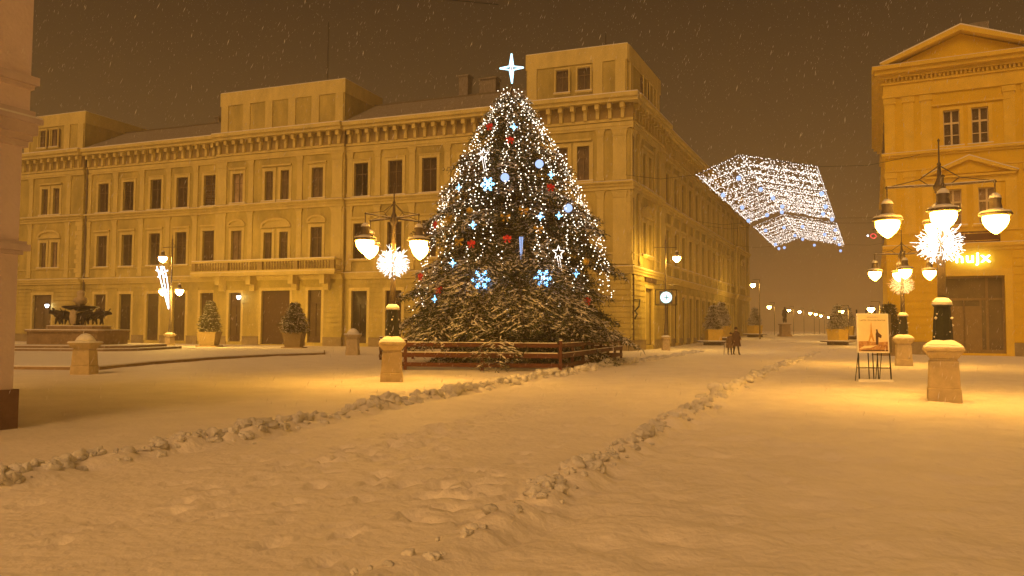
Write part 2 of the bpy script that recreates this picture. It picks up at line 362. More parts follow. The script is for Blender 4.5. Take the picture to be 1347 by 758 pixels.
def facade(root, FX, sg, segs, cols, trim='stucco_trim', wallm='stucco', rust_dx=.43, part='front'):
    """segs: (u0,u1,out,bay); cols: dict floor -> [(u,w,z0,z1,type...)]; sg = sign of local x"""
    Mx = Matrix.Translation(-root.location) @ FX
    W_ = MB(); G_ = MB(); C_ = MB(); B_ = MB(); P_ = MB(); Q_ = MB(); Sn = MB()
    for si, (u0, u1, out, bay) in enumerate(segs):
        a, b = sorted((sg*u0, sg*u1)); e = .002*(si+1)
        inn = lambda c: u0 < c[0] < u1
        holes = []
        for fl in cols:
            for c in cols[fl]:
                if inn(c): holes.append((sg*c[0]-c[1]/2, sg*c[0]+c[1]/2, c[2], c[3]))
        wall(W_, a, b, 0, 17.65, out, holes, wallm)
        if out > -.3:                                    # returns of the bay
            for x in (a, b): W_.add([(x,out,0),(x,-.35,0),(x,-.35,17.65),(x,out,17.65)], [(0,1,2,3)], wallm)
        fh = sorted(((h[0]-.26, h[1]+.26) for h in holes if h[2] < 3))
        # plinth and rusticated courses
        cur = a
        gaps = []
        for h0, h1 in fh+[(b, b)]:
            if h0 > cur: gaps.append((cur, h0))
            cur = max(cur, h1)
        for g0, g1 in gaps:
            G_ = MB(); G_.box(g0, g1, out-.1, out+.14, 0, .72, 'plinth'); G_.box(g0, g1, out-.1, out+.17, .72, .80, 'plinth'); G_.build('plinth', root, matrix=Mx)
            k = 0; z = .82
            while z < 5.3:
                C_.box(g0+.01, g1-.01, out-.05, out+.055, z, z+rust_dx-.055, wallm); z += rust_dx
        for z in (5.42, 5.42+rust_dx): 
            if z < 5.8: C_.box(a+.01, b-.01, out-.05, out+.055, z-.05, z+rust_dx-.08, wallm)
        # mouldings
        L = a - (.0 if sg < 0 or u0 > .1 else .30); Rr = b
        for z0, z1, pr, mm in ((5.9,6.12,.12,trim),(6.12,6.32,.24,trim),(6.32,6.44,.34,trim),(7.42,7.52,.08,trim),(12.35,12.62,.10,trim),(12.62,12.86,.2,trim),(12.86,12.98,.36,trim),(17.12,17.30,.10,trim),(17.30,17.62,.14,trim)):
            C_.box(L+e, Rr-e, out-.12, out+pr, z0+e, z1+e, mm)
        for z, pr in ((6.44,.33),(12.98,.35)): Sn.box(L+e, Rr-e, out-.1, out+pr-.03, z+e+.001, z+e+.05, 'snow')
        # frieze with modillions, cornice
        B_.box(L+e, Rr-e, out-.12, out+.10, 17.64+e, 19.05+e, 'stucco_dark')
        B_.box(L+e, Rr-e, out+.10, out+.22, 17.66+e, 17.86+e, trim)
        n = max(1, int((b-a)/.92)); st = (b-a)/n
        for k in range(n):
            x = a+(k+.5)*st; B_.box(x-.16, x+.16, out+.1, out+.62, 18.62+e, 19.03+e, trim); B_.box(x-.13, x+.13, out+.1, out+.36, 17.87+e, 18.62+e, trim)
        LL = L - (.5 if u0 < .1 and sg > 0 else 0)
        B_.box(LL+e, Rr-e, out-.12, out+.78, 19.06+e, 19.36+e, trim); B_.box(LL+e, Rr-e, out-.12, out+.92, 19.36+e, 19.66+e, trim)
        Sn.box(LL+e, Rr-e, out-.1, out+.90, 19.661+e, 19.74+e, 'snow')
        # pilasters
        for pu in bay:
            w = .27 if pu[1] == 's' else .52
            x = sg*pu[0]
            for z0, z1 in ((6.62,12.3),(13.1,17.1)):
                kk = ('pil', w, round(z1-z0, 3)); lc = Mx @ Matrix.Translation((x, out, z0)); hh = z1-z0
                if kk in protos: cp(protos[kk], root, lc); continue
                P_ = MB()
                P_.box(-w-.05, w+.05, -.05, .16, 0, .32, trim); P_.box(-w, w, -.05, .11, .321, hh-.55, trim); P_.box(-w-.04, w+.04, -.05, .15, hh-.549, hh-.45, trim)
                P_.frustum(0, .06, hh-.449, hh-.12, w, .10, w+.09, .14, trim); P_.box(-w-.12, w+.12, -.05, .22, hh-.119, hh-.02, trim)
                protos[kk] = P_.build('pilaster', root, matrix=lc)
        # quoins on the edges of projecting bays (second floor)
        if out > -.3:
            for xq in (a, b):
                s = 1 if xq == a else -1; z = 6.6; k = 0; Q_ = MB(); Q_.box(xq, xq+s*.5, out-.05, out+.03, 6.58, 12.3, trim) if s > 0 else Q_.box(xq-.5, xq, out-.05, out+.03, 6.58, 12.3, trim)
                while z < 12.2:
                    l = .95 if k % 2 else .7; x0, x1 = sorted((xq - s*.03, xq+s*l)); Q_.box(x0, x1, out-.05, out+.07, z, z+.43, trim); z += .48; k += 1
                Q_.build('quoins', root, matrix=Mx)
    for mb, n in ((W_,'wall'),(C_,'moulding'),(B_,'cornice'),(Sn,'ledge_snow')):
        if mb.v: mb.build(n, root, matrix=Mx)
    for fl in cols:
        for c in cols[fl]:
            out = next(s[2] for s in segs if s[0] < c[0] < s[1])
            window_at(root, Mx, sg*c[0], out, c[2], c[3], c[1], trim, c[4], c[5], c[6], 'shopfront' if fl == 'g' else 'window', fr='wood_dark' if fl == 'g' else 'frame_w', sw=c[7] if len(c) > 7 else .27)
    return Mx

palace = thing('palace', (CO[0], CO[1], 0), 'long three-storey ochre palace with balcony and pilasters behind the Christmas tree', 'building')
front_segs = [(0,8.9,0,[(.78,'b'),(2.3,'s'),(7.2,'s')]), (8.9,25.5,-.35,[(8.95+.3,'s'),(12.3,'s'),(15.6,'s'),(18.93,'s'),(22.3,'s'),(25.1,'s')]),
              (25.5,39.6,0,[(26.2,'b'),(30.15,'s'),(35.55,'s'),(38.9,'b')]), (39.6,56.6,-.35,[(42.35,'s'),(45.7,'s'),(49.1,'s'),(52.55,'s'),(56.1,'s')]), (56.6,66.5,0,[(58.6,'s'),(64.0,'s')])]
c3, c2, cg = [], [], []
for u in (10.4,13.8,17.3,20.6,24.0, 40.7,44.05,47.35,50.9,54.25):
    c3.append((u,1.4,13.12,16.12,'line','glass_reflect' if u == 40.7 else 'glass','cross')); c2.append((u,1.4,7.6,10.78,'flat','glass','cross'))
    cg.append((u,1.55,.3 if u != 54.25 else 2.4,4.85,'none','shop_glass','shop'))
for u, ww in ((3.7,1.0),(5.45,1.0),(60.4,.9),(62.05,.9),(31.8,.92),(33.55,.92)):
    c3.append((u,ww,13.18,15.95,'none','glass','cross',.3)); c2.append((u,ww,7.65,10.3,'none','glass','cross',.3))
for u in (28.3,37.1): c3.append((u,1.2,13.18,15.95,'flat','glass','cross')); c2.append((u,1.2,7.65,10.6,'arch','glass','cross'))
cg += [(28.35,1.4,.3,4.95,'none','shop_glass','shop'),(37.1,1.4,.3,4.8,'none','shop_glass','shop'),(4.6,1.6,.3,4.9,'none','shop_glass','shop'),(61.9,2.7,.25,4.85,'none','shop_glass','shop'),(32.55,3.1,.1,4.95,'none','wood_dark','none')]
MF = facade(palace, F_FRONT, 1, front_segs, {'g':cg,'2':c2,'3':c3})
side_segs = [(.02,10.5,0,[(.7,'b'),(2.6,'s'),(7.6,'s'),(9.8,'b')]), (10.5,52.2,-.35,[(12.0+3.35*k,'s') for k in range(12)]), (52.2,64.2,0,[(54.2,'s'),(60.2,'s')])]
c3, c2, cg = [], [], []
for k in range(12):
    v = 13.68+3.33*k
    c3.append((v,1.4,13.12,16.12,'line','glass','cross')); c2.append((v,1.4,7.6,10.78,'flat','glass','cross')); cg.append((v,1.55,.35,4.85,'none','shop_glass','shop'))
for v in (4.1,5.9,56.6,58.3): c3.append((v,.95,13.18,15.95,'none','glass','cross',.3)); c2.append((v,.95,7.65,10.3,'none','glass','cross',.3))
cg += [(5.6,2.4,.35,5.0,'none','stucco','none'),(57.4,1.6,.9,5.0,'none','shop_glass','shop')]
MS = facade(palace, F_SIDE, -1, side_segs, {'g':cg,'2':c2,'3':c3})
# hoods over the paired windows, balcony, attics, roofs
for u in (4.58,61.2,32.68):
    hb = MB(); hb.box(u-1.65,u+1.65,-.02,.2,10.72,10.86,'stucco_trim'); A = arc_poly(u,10.86,1.65,.75); B = arc_poly(u,10.86,1.42,.55)
    for k in range(8): hb.prism([A[k],A[k+1],B[k+1],B[k]],-.02,.22,'stucco_trim')
    hb.prism(B,-.02,.05,'stucco_trim'); hb.build('window_hood', palace, matrix=MF); hb = MB(); hb.box(u-1.6,u+1.6,-.02,.2,16.35,16.5,'stucco_trim'); hb.build('window_hood', palace, matrix=MF)
for v in (5.0,57.45):
    hb = MB(); u = -v; hb.box(u-1.75,u+1.75,-.02,.2,10.72,10.86,'stucco_trim'); A = arc_poly(u,10.86,1.75,.85); B = arc_poly(u,10.86,1.5,.62)
    for k in range(8): hb.prism([A[k],A[k+1],B[k+1],B[k]],-.02,.24,'stucco_trim')
    hb.prism(B,-.02,.05,'stucco_trim'); hb.build('window_hood', palace, matrix=MS); hb = MB(); hb.box(u-1.7,u+1.7,-.02,.2,16.35,16.5,'stucco_trim'); hb.build('window_hood', palace, matrix=MS)
b = MB()
b.box(25.4,41.2,.36,1.42,6.42,6.60,'stucco_trim'); b.box(25.5,41.1,.36,1.34,6.28,6.42,'stucco_trim'); b.box(25.45,41.15,.4,1.40,6.601,6.63,'snow')
b.box(25.5,41.1,1.10,1.34,7.50,7.68,'stucco_trim'); b.box(25.5,41.1,1.10,1.35,7.681,7.74,'snow'); b.box(25.5,41.1,1.12,1.32,6.631,6.76,'stucco_trim')
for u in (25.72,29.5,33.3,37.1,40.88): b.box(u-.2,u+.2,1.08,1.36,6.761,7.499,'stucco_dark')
x = 26.1
while x < 40.7:
    if min(abs(x-u) for u in (25.72,29.5,33.3,37.1,40.88)) > .3: b.lathe([(.06,0),(.10,.2),(.05,.42),(.07,.72)], 'stucco_dark', (x,1.22,6.762), 6)  # balusters darker than the trim: shade inside the railing put into their colour
    x += .3
for x in (25.7,41.0): b.box(x-.1,x+.1,.02,1.09,7.50,7.68,'stucco_trim'); b.box(x-.1,x+.1,.02,1.09,6.76,7.1,'stucco_trim')
for u in (27.0,30.3,34.9,38.4):
    b.prism([(u-.28,4.95),(u+.28,4.95),(u+.28,6.27),(u-.28,6.27)], .02, .45, 'stucco_trim'); b.prism([(u-.26,5.5),(u+.26,5.5),(u+.26,6.27),(u-.26,6.27)], .45, 1.0, 'stucco_trim')
b.build('balcony', palace, matrix=MF)
def attic(u0, u1, d, wins, Mx, side=None):
    a = MB(); a.box(u0,u1,-d,-.15,19.68,22.55,'stucco'); a.box(u0-.07,u1+.07,-d-.07,-.08,22.55,23.78,'stucco_trim'); a.box(u0-.05,u1+.05,-d,-.1,23.781,23.84,'snow')
    n = 5 if u1-u0 > 10 else 4
    for k in range(n+1):
        x = u0+.5+(u1-u0-1)*k/n
        if any(abs(x-w) < .9 for w in wins): continue
        a.box(x-.4,x+.4,-.2,-.04,19.69,22.54,'stucco_trim')
    a.build('attic', palace, matrix=Mx)
    for w in wins: window_at(palace, Mx, w, .125, 20.3, 22.2, 1.05, 'stucco_trim', 'none', 'glass', 'cross', sw=.12)
attic(.25, 8.5, 9.6, (3.62,5.4), MF); attic(25.7, 39.4, 6.5, (), MF); attic(56.9, 65.6, 9, (60.9,62.6), MF)
for v in (4.3,6.3): window_at(palace, MS, -v, .075, 20.3, 22.2, 1.05, 'stucco_trim', 'none', 'glass', 'cross', sw=.12)
a = MB(); a.box(-10.3,-.4,-8,-.2,19.7,22.5,'stucco'); a.box(-10.4,-.3,-7.9,-.12,22.5,23.77,'stucco_trim'); a.box(-9.8,-8.8,-.3,-.1,19.71,22.49,'stucco_trim'); a.box(-1.4,-.6,-.3,-.1,19.71,22.49,'stucco_trim'); a.build('attic', palace, matrix=MS)
rf = MB()
for u0, u1 in ((8.5,25.7),(39.4,56.9)):
    rf.add([(u0,.35,19.72),(u1,.35,19.72),(u1,-5.2,22.65),(u0,-5.2,22.65),(u0,-11,19.7),(u1,-11,19.7)], [(0,1,2,3),(3,2,5,4)], 'roof')
    rf.box(u0,u1,-5.3,-5.08,22.6,22.74,'iron_grey')
rf.build('roof', palace, matrix=MF)
rf = MB(); rf.add([(-10.4,.3,19.72),(-64,.3,19.72),(-64,-5.2,22.3),(-10.4,-5.2,22.3),(-64,-11,19.7),(-10.4,-11,19.7)], [(0,1,2,3),(3,2,4,5)], 'roof'); rf.add([(-64.2,0,0),(-64.2,-14,0),(-64.2,-14,19.7),(-64.2,0,19.7)],[(0,1,2,3)],'stucco'); rf.build('roof', palace, matrix=MS)
for u, y, w, h in ((16.6,-6,.9,3.4),(14.2,-6,1.6,2.9),(45.6,-7,.5,2.5)):
    c = MB(); c.box(u-w/2,u+w/2,y-.5,y+.5,20.5,21.2+h,'roof'); c.box(u-w/2-.1,u+w/2+.1,y-.6,y+.6,21.2+h,21.35+h,'roof'); c.build('chimney', palace, matrix=MF)
ant = MB(); ant.tube([(29.5,-3,23.8),(29.5,-3,30.5)],.05,'cable'); ant.build('antenna', palace, matrix=MF)
ant = MB(); ant.tube([(2.9,-4,23.8),(2.9,-4,26.4)],.05,'cable'); ant.build('antenna', palace, matrix=MF)
dp = MB(); dp.tube([(56.35,-.15,0.2),(56.35,-.15,19.0)],.09,'iron_grey'); dp.build('drainpipe', palace, matrix=MF)
dp = MB(); dp.tube([(-10.75,-.1,0.3),(-10.75,-.1,18.6),(-10.75,.75,19.5)],.08,'iron_grey'); dp.build('drainpipe', palace, matrix=MS)
back = MB(); back.add([(-.2,-.6,0),(66.4,-.6,0),(66.4,-.6,19.6),(-.2,-.6,19.6)],[(0,1,2,3)],'wood_dark'); back.add([(66.45,.0,0),(66.45,-12,0),(66.45,-12,19.6),(66.45,0,19.6)],[(0,1,2,3)],'stucco'); back.build('inner_wall', palace, matrix=MF)
back = MB(); back.add([(-.6,-.65,0),(-64,-.65,0),(-64,-.65,19.6),(-.6,-.65,19.6)],[(0,1,2,3)],'wood_dark'); back.build('inner_wall', palace, matrix=MS)
# brackets of the iron signs on the corner
sg = MB(); sg.tube([(-.9,.1,3.9),(-.9,.55,3.9)],.05,'iron'); sg.tube([(-.9,.1,3.0),(-.9,.45,3.4),(-.9,.5,3.85)],.06,'iron'); sg.tube([(-.9,.12,2.4),(-.9,.3,2.8),(-.9,.12,3.1)],.07,'iron'); sg.build('iron_bracket', palace, matrix=MS)
plq = MB(); plq.box(-7.6,-4.0,.06,.16,5.5,5.86,'wood_dark'); plq.build('name_board', palace, matrix=MS)

# right-hand yellow house with the pediment
RC = (26.63, 56.0)
house = thing('gabled_house', (RC[0], RC[1], 0), 'bright yellow corner house with pediment and lit shop sign on the right', 'building')
F_R = frame(RC, (-math.cos(A3), math.sin(A3)), (-math.sin(A3), -math.cos(A3)))   # local x = -t
MR = Matrix.Translation(-house.location) @ F_R
F_RS = frame(RC, (math.sin(A2), math.cos(A2)), (-math.cos(A2), math.sin(A2)))
MRS = Matrix.Translation(-house.location) @ F_RS
w = MB(); WT = 18.0
hl = [(-4.2-.5,-4.2+.5,14.42,16.95),(-5.9-.5,-5.9+.5,14.42,16.95),(-4.2-.5,-4.2+.5,8.9,11.4),(-6.2-.5,-6.2+.5,8.9,11.4),(-7.1,-3.5,.15,5.4),(-12.5,-11.5,14.42,16.95),(-12.5,-11.5,8.9,11.4),(-15.5,-14.5,14.42,16.95),(-15.5,-14.5,8.9,11.4),(-14.6,-11.2,.15,5.4)]
wall(w, -WT, 0, 0, 20.2, 0, hl, 'stucco_y', .6); w.build('wall', house, matrix=MR)
t = MB()
def band(z0, z1, pr, m='trim_y', snow=False):
    t.box(-WT+.01,.0+pr*.9,-.1,pr,z0,z1,m)
    if snow: t.box(-WT+.02,pr*.85,-.1,pr-.02,z1+.001,z1+.04,'snow')
band(7.15,7.40,.12); band(7.40,7.62,.28,snow=True); band(8.45,8.55,.08); band(13.9,14.05,.12); band(14.05,14.22,.25,snow=True); band(12.9,13.0,.06)
band(18.25,18.45,.12); band(18.45,19.2,.05); band(19.2,19.35,.16); band(19.62,19.9,.3); band(19.9,20.2,.62); band(20.2,20.45,.8,snow=True)
x = -.1
while x > -WT: t.box(x-.13,x,-.05,.22,19.36,19.61,'trim_y'); x -= .26
for px in (-.35,-1.55,-2.65,-7.6,-8.7,-10.2,-16.8):
    for z0, z1 in ((14.25,18.2),(8.56,12.85)): t.box(px-.33,px+.33,-.05,.09,z0,z1-.4,'trim_y'); t.box(px-.4,px+.4,-.05,.15,z1-.399,z1,'trim_y')
z = .95
while z < 6.9:
    for a, b_ in ((-3.05,.02),(-11,-7.55),(-18,-14.9)):
        t.box(a+.01,b_-.01,-.05,.05,z,z+.5,'stucco_y')
    z += .56
t.box(-3.1,.1,-.1,.13,0,.88,'plinth'); t.box(-11.1,-7.55,-.1,.13,0,.88,'plinth'); t.box(-18,-14.7,-.1,.13,0,.88,'plinth')
t.box(-7.55,-7.1,-.1,.12,0,5.85,'trim_y'); t.box(-3.5,-3.1,-.1,.12,.0,5.85,'trim_y'); t.box(-7.1,-3.5,-.1,.12,5.4,5.85,'trim_y'); t.build('moulding', house, matrix=MR)
g = MB(); pc = -4.85; hw = 4.35
g.prism([(pc-hw,20.46),(pc+hw,20.46),(pc,22.2)], -.5, .1, 'stucco_y')
for s in (-1,1):
    g.prism([(pc,22.25),(pc+s*(hw+.45),20.47),(pc+s*(hw+.7),20.62),(pc,22.62)], -.5, .78, 'trim_y')
    g.prism([(pc,22.63),(pc+s*(hw+.7),20.63),(pc+s*(hw+.72),20.70),(pc,22.72)], -.5, .76, 'snow')
g.build('pediment', house, matrix=MR)
g = MB(); g.prism([(-7.75,12.45),(-2.65,12.45),(-5.2,13.45)], -.02, .10, 'stucco_y')
for s in (-1,1): g.prism([(-5.2,13.35),(-5.2+s*2.5,12.36),(-5.2+s*2.85,12.4),(-5.2,13.62)], -.02, .34, 'trim_y'); g.prism([(-5.2,13.63),(-5.2+s*2.85,12.42),(-5.2+s*2.86,12.47),(-5.2,13.70)], -.02, .33, 'snow')
g.box(-7.9,-2.5,-.02,.3,12.2,12.35,'trim_y'); g.box(-7.5,-2.9,-.02,.1,11.75,12.19,'trim_y'); g.build('window_pediment', house, matrix=MR)
for xc in (-4.2,-5.9,-12,-15): window_at(house, MR, xc, 0, 14.42, 16.95, 1.0, 'trim_y', 'none', 'glass', 'cross3', fr='frame_white', sw=.22)
for xc in (-4.2,-6.2,-12,-15): window_at(house, MR, xc, 0, 8.9, 11.4, 1.0, 'trim_y', 'none', 'glass', 'cross3', fr='frame_white', sw=.3)
g = MB(); g.box(-7.7,-3.0,-.02,.14,17.3,17.45,'trim_y'); g.build('window_hood', house, matrix=MR)
# entrance: recessed glazed shopfront
sf = MB(); sf.box(-7.1,-3.5,-.58,-.52,.15,5.4,'shop_glass')
for x0, x1, z0, z1 in ((-7.1,-6.98,.15,5.4),(-3.62,-3.5,.15,5.4),(-6.98,-3.62,5.28,5.4),(-6.98,-3.62,3.75,3.9),(-6.98,-3.62,.15,.4),(-6.15,-6.0,.4,5.28),(-5.75,-5.65,.4,3.75),(-4.75,-4.68,.4,3.75)): sf.box(x0,x1,-.52,-.42,z0,z1,'door_ochre')
sf.box(-5.65,-3.62,-.515,-.44,.4,3.35,'door_ochre'); sf.box(-4.74,-4.68,-.439,-.42,.4,3.35,'door_ochre')
sfo = sf.build('shopfront', house, matrix=MR)
dh = MB(); dh.box(-4.9,-4.86,-.44,-.36,1.4,1.9,'stone'); dh.build('door_handle', sfo)
fa = MB(); fa.box(-6.9,-3.9,.10,.16,7.66,8.4,'brown_wood'); fa.box(-6.8,-4.0,.161,.18,7.75,7.8,'gold'); fa.box(-6.8,-4.0,.161,.18,8.26,8.31,'gold'); fa.build('shop_panel', house, matrix=MR)
w = MB(); wall(w, 0, 26, 0, 20.2, 0, [], 'stucco_y'); 
for z0, z1, pr in ((7.2,7.6,.25),(13.9,14.2,.22),(18.3,18.5,.12),(19.6,19.9,.3),(19.9,20.2,.62),(20.2,20.44,.78)): w.box(.02,26,-.1,pr,z0+.003,z1+.003,'trim_y')
k = 1.5
while k < 25:
    for z in (9,14.5): w.box(k,k+1,-.05,.03,z,z+2.4,'glass')
    k += 3.2
w.add([(0,0,20.4),(26,0,20.4),(26,-8,22.4),(0,-4,22.4)],[(0,1,2,3)],'roof'); w.build('side_wall', house, matrix=MRS)
w = MB(); w.add([(-WT,0,0),(-WT,-20,0),(-WT,-20,20),(-WT,0,20)],[(0,1,2,3)],'stucco_y'); w.add([(-WT,-.7,20.3),(0,-.7,20.3),(0,-12,20.3),(-WT,-12,20.3)],[(0,1,2,3)],'roof'); w.add([(-WT,-.62,0),(-.3,-.62,0),(-.3,-.62,20),(-WT,-.62,20)],[(0,1,2,3)],'wood_dark'); w.box(-7.2,-5.9,-9,-8,20.3,25.6,'roof'); w.build('roof', house, matrix=MR)

def text_obj(body, size, mat, parent, matrix, name, ext=.05, label=None):
    c = bpy.data.curves.new(name, 'FONT'); c.body = body; c.size = size; c.extrude = ext; c.align_x = 'CENTER'; c.align_y = 'CENTER'; c.bevel_depth = 0; c.resolution_u = 3; c.offset = .008 if size > .5 else 0; c.space_character = 1.12 if size > .5 else 1
    o = bpy.data.objects.new(name, c); COL.objects.link(o); bpy.context.view_layer.update()
    me = bpy.data.meshes.new_from_object(o.evaluated_get(bpy.context.evaluated_depsgraph_get())); bpy.data.objects.remove(o)
    me.materials.clear(); me.materials.append(M[mat]); o = bpy.data.objects.new(name, me); COL.objects.link(o)
    o.parent = parent; o.matrix_local = matrix; return o
# upright text facing out of a wall frame whose local x runs to the viewer's left
FLIP = Matrix(((-1,0,0,0),(0,0,1,0),(0,1,0,0),(0,0,0,1)))
so_ = thing('shop_sign', tuple(F_R @ Vector((-5.25,.3,6.52))), 'white glowing letters nujx above the wide shop entrance', 'sign')
MT = Matrix.Translation(-so_.location) @ F_R @ Matrix.Translation((-5.25,.26,6.60)) @ FLIP @ Matrix.Diagonal((1.12,1,1,1))
text_obj('nujx', .98, 'sign_white', so_, MT, 'letters', .05)

# near pink building on the left edge
pk = thing('corner_building', (-7.75, 12.36, 0), 'pinkish plastered building corner with heavy mouldings at the left edge', 'building')
F_P = frame((-7.75,12.36), (-SD[0],-SD[1]), (SD[1],-SD[0])); MP = Matrix.Translation(-pk.location) @ F_P
w = MB(); w.box(-.0,16,-9,0,0,4.42,'stucco_p'); w.box(-.06,16,-9,.06,5.0,14,'stucco_p'); w.build('wall', pk, matrix=MP)
w = MB(); w.box(-.06,16,-9,.06,-.05,.62,'plinth_p'); w.build('plinth', pk, matrix=MP)
w = MB()
for z0, z1, p in ((2.72,2.78,.05),(2.78,2.88,.12),(2.88,2.93,.08),(4.42,4.52,.06),(4.52,4.62,.10),(4.62,4.80,.15),(4.80,4.88,.20),(4.88,5.0,.12),(5.35,5.42,.10),(5.42,5.55,.15),(7.6,7.8,.15)): w.box(-p,16,-9,p,z0,z1-.001,'trim_p')
w.box(-.19,16,-9,.19,4.88,4.91,'snow'); w.build('cornice', pk, matrix=MP)
w = MB(); w.tube([(3,-.1,7.0),(1.0,.5,7.1),(-.4,.9,7.35),(-9,4,9.5)],.012,'cable'); w.build('cable', pk, matrix=MP)

# buildings further down the street, nearly lost in the snowfall
def far_block(o, xd, n, L, H, label, wallm):
    th = thing('street_house', (o[0],o[1],gz(*o)), label, 'building', 'houses further down the street'); m = Matrix.Translation(-th.location) @ frame(o, xd, n)
    w = MB(); wall(w, 0, L, 0, H, 0, [], wallm); w.box(-.3,L,-.1,.6,H-.6,H,'stucco_trim'); w.box(0,L,-.1,.2,5.6,5.9,'stucco_trim'); w.box(0,L,-.1,.2,H-6.5,H-6.3,'stucco_trim')
    w.box(0,.4,-14,-.01,0,H,wallm); w.build('wall', th, matrix=m)
    w = MB(); w.add([(0,.4,H+.01),(L,.4,H+.01),(L,-6,H+3),(0,-6,H+3)],[(0,1,2,3)],'roof'); w.build('roof', th, matrix=m)
    k = 2
    pro = None
    while k < L-1:
        for z, h in ((1,3.3),(7,2.6),(H-5.4,2.5)):
            q_ = MB()
            if pro is None: q_.box(-.6,.6,-.02,.03,0,1,'glass'); pro = q_.build('window', th, matrix=m @ Matrix.Translation((k,0,z)) @ Matrix.Diagonal((1,1,h,1)))
            else: c = pro.copy(); COL.objects.link(c); c.parent = th; c.matrix_local = m @ Matrix.Translation((k,0,z)) @ Matrix.Diagonal((1,1,h,1))
        k += 3.4
def along_side(v, off): return (CO[0]+SD[0]*v+SD[1]*off, CO[1]+SD[1]*v-SD[0]*off)
far_block(along_side(72,-7.5), SD, (SD[1],-SD[0]), 42, 16.5, 'hazy ochre street house beyond the far end of the long palace', 'stucco')
far_block((RC[0]+SD[0]*30+1.2, RC[1]+SD[1]*30), SD, (-SD[1],SD[0]), 40, 17.5, 'hazy street house behind the yellow corner house on the right', 'stucco')

# ------------------------------------------------------------------ lamps
def globe_part(t, x, y, z, r=.27, mat='globe'):
    """one hanging lantern: hood (> snow cap) and lit bowl"""
    h = MB(); h.lathe([(.05,.62),(.10,.56),(.13,.50),(.12,.40),(.16,.24),(.20,.20),(r*1.27,.16),(r*1.32,.12),(r*1.1,.09)], 'iron_grey', (x,y,z), 14)
    ho = h.build('lamp_shade', t, True)
    s = MB(); s.lathe([(r*1.25,.165),(r*1.15,.21),(.19,.235),(.165,.26)], 'snow', (x,y,z), 14); s.lathe([(.135,.50),(.11,.565),(.05,.62)], 'snow', (x,y,z+.01), 10); s.build('snow_cap', ho, True)
    g = MB(); g.lathe([(r*.98,.09),(r,.02),(r*.93,-.07),(r*.70,-.17),(r*.36,-.26),(.03,-.31)], mat, (x,y,z), 12); g.build('lamp_bowl', t, True)
def burst(t, z, r, mat='burst', n=84):
    b = MB(); rs = random.Random(3)
    for k in range(n):
        y = 1-2*(k+.5)/n; a = k*2.39996; q_ = math.sqrt(1-y*y); d = Vector((q_*math.cos(a), q_*math.sin(a), y))
        L = r*rs.uniform(.82,1.05); p = d*L
        b.tube([d*.08+Vector((0,0,z)), p+Vector((0,0,z))], .0045, mat, 3)
        for _ in range(4):
            f = rs.uniform(.55,.95); e = Vector((rs.gauss(0,1),rs.gauss(0,1),rs.gauss(0,1)))*.06
            b.tube([p*f+Vector((0,0,z)), p*f+d*.05+e+Vector((0,0,z))], .0052, mat, 3)
        b.octa(p+Vector((0,0,z)), .016, mat)
    o = b.build('starburst', t); return o
def pedestal(t, h=1.22, r=.33, mat='stone'):
    p = MB(); p.frustum(0,0,-.05,.30,r*1.05,r*1.05,r*1.02,r*1.02,mat); p.frustum(0,0,.30,h*.76,r*.98,r*.98,r*.90,r*.90,mat)
    p.frustum(0,0,h*.76,h*.80,r*.84,r*.84,r*.84,r*.84,mat); p.frustum(0,0,h*.80,h*.94,r*.86,r*.86,r*1.22,r*1.22,mat); p.frustum(0,0,h*.94,h,r*1.26,r*1.26,r*1.28,r*1.28,mat)
    po = p.build('pedestal', t); bv = po.modifiers.new('b', 'BEVEL'); bv.width = .02; bv.segments = 2
    return po
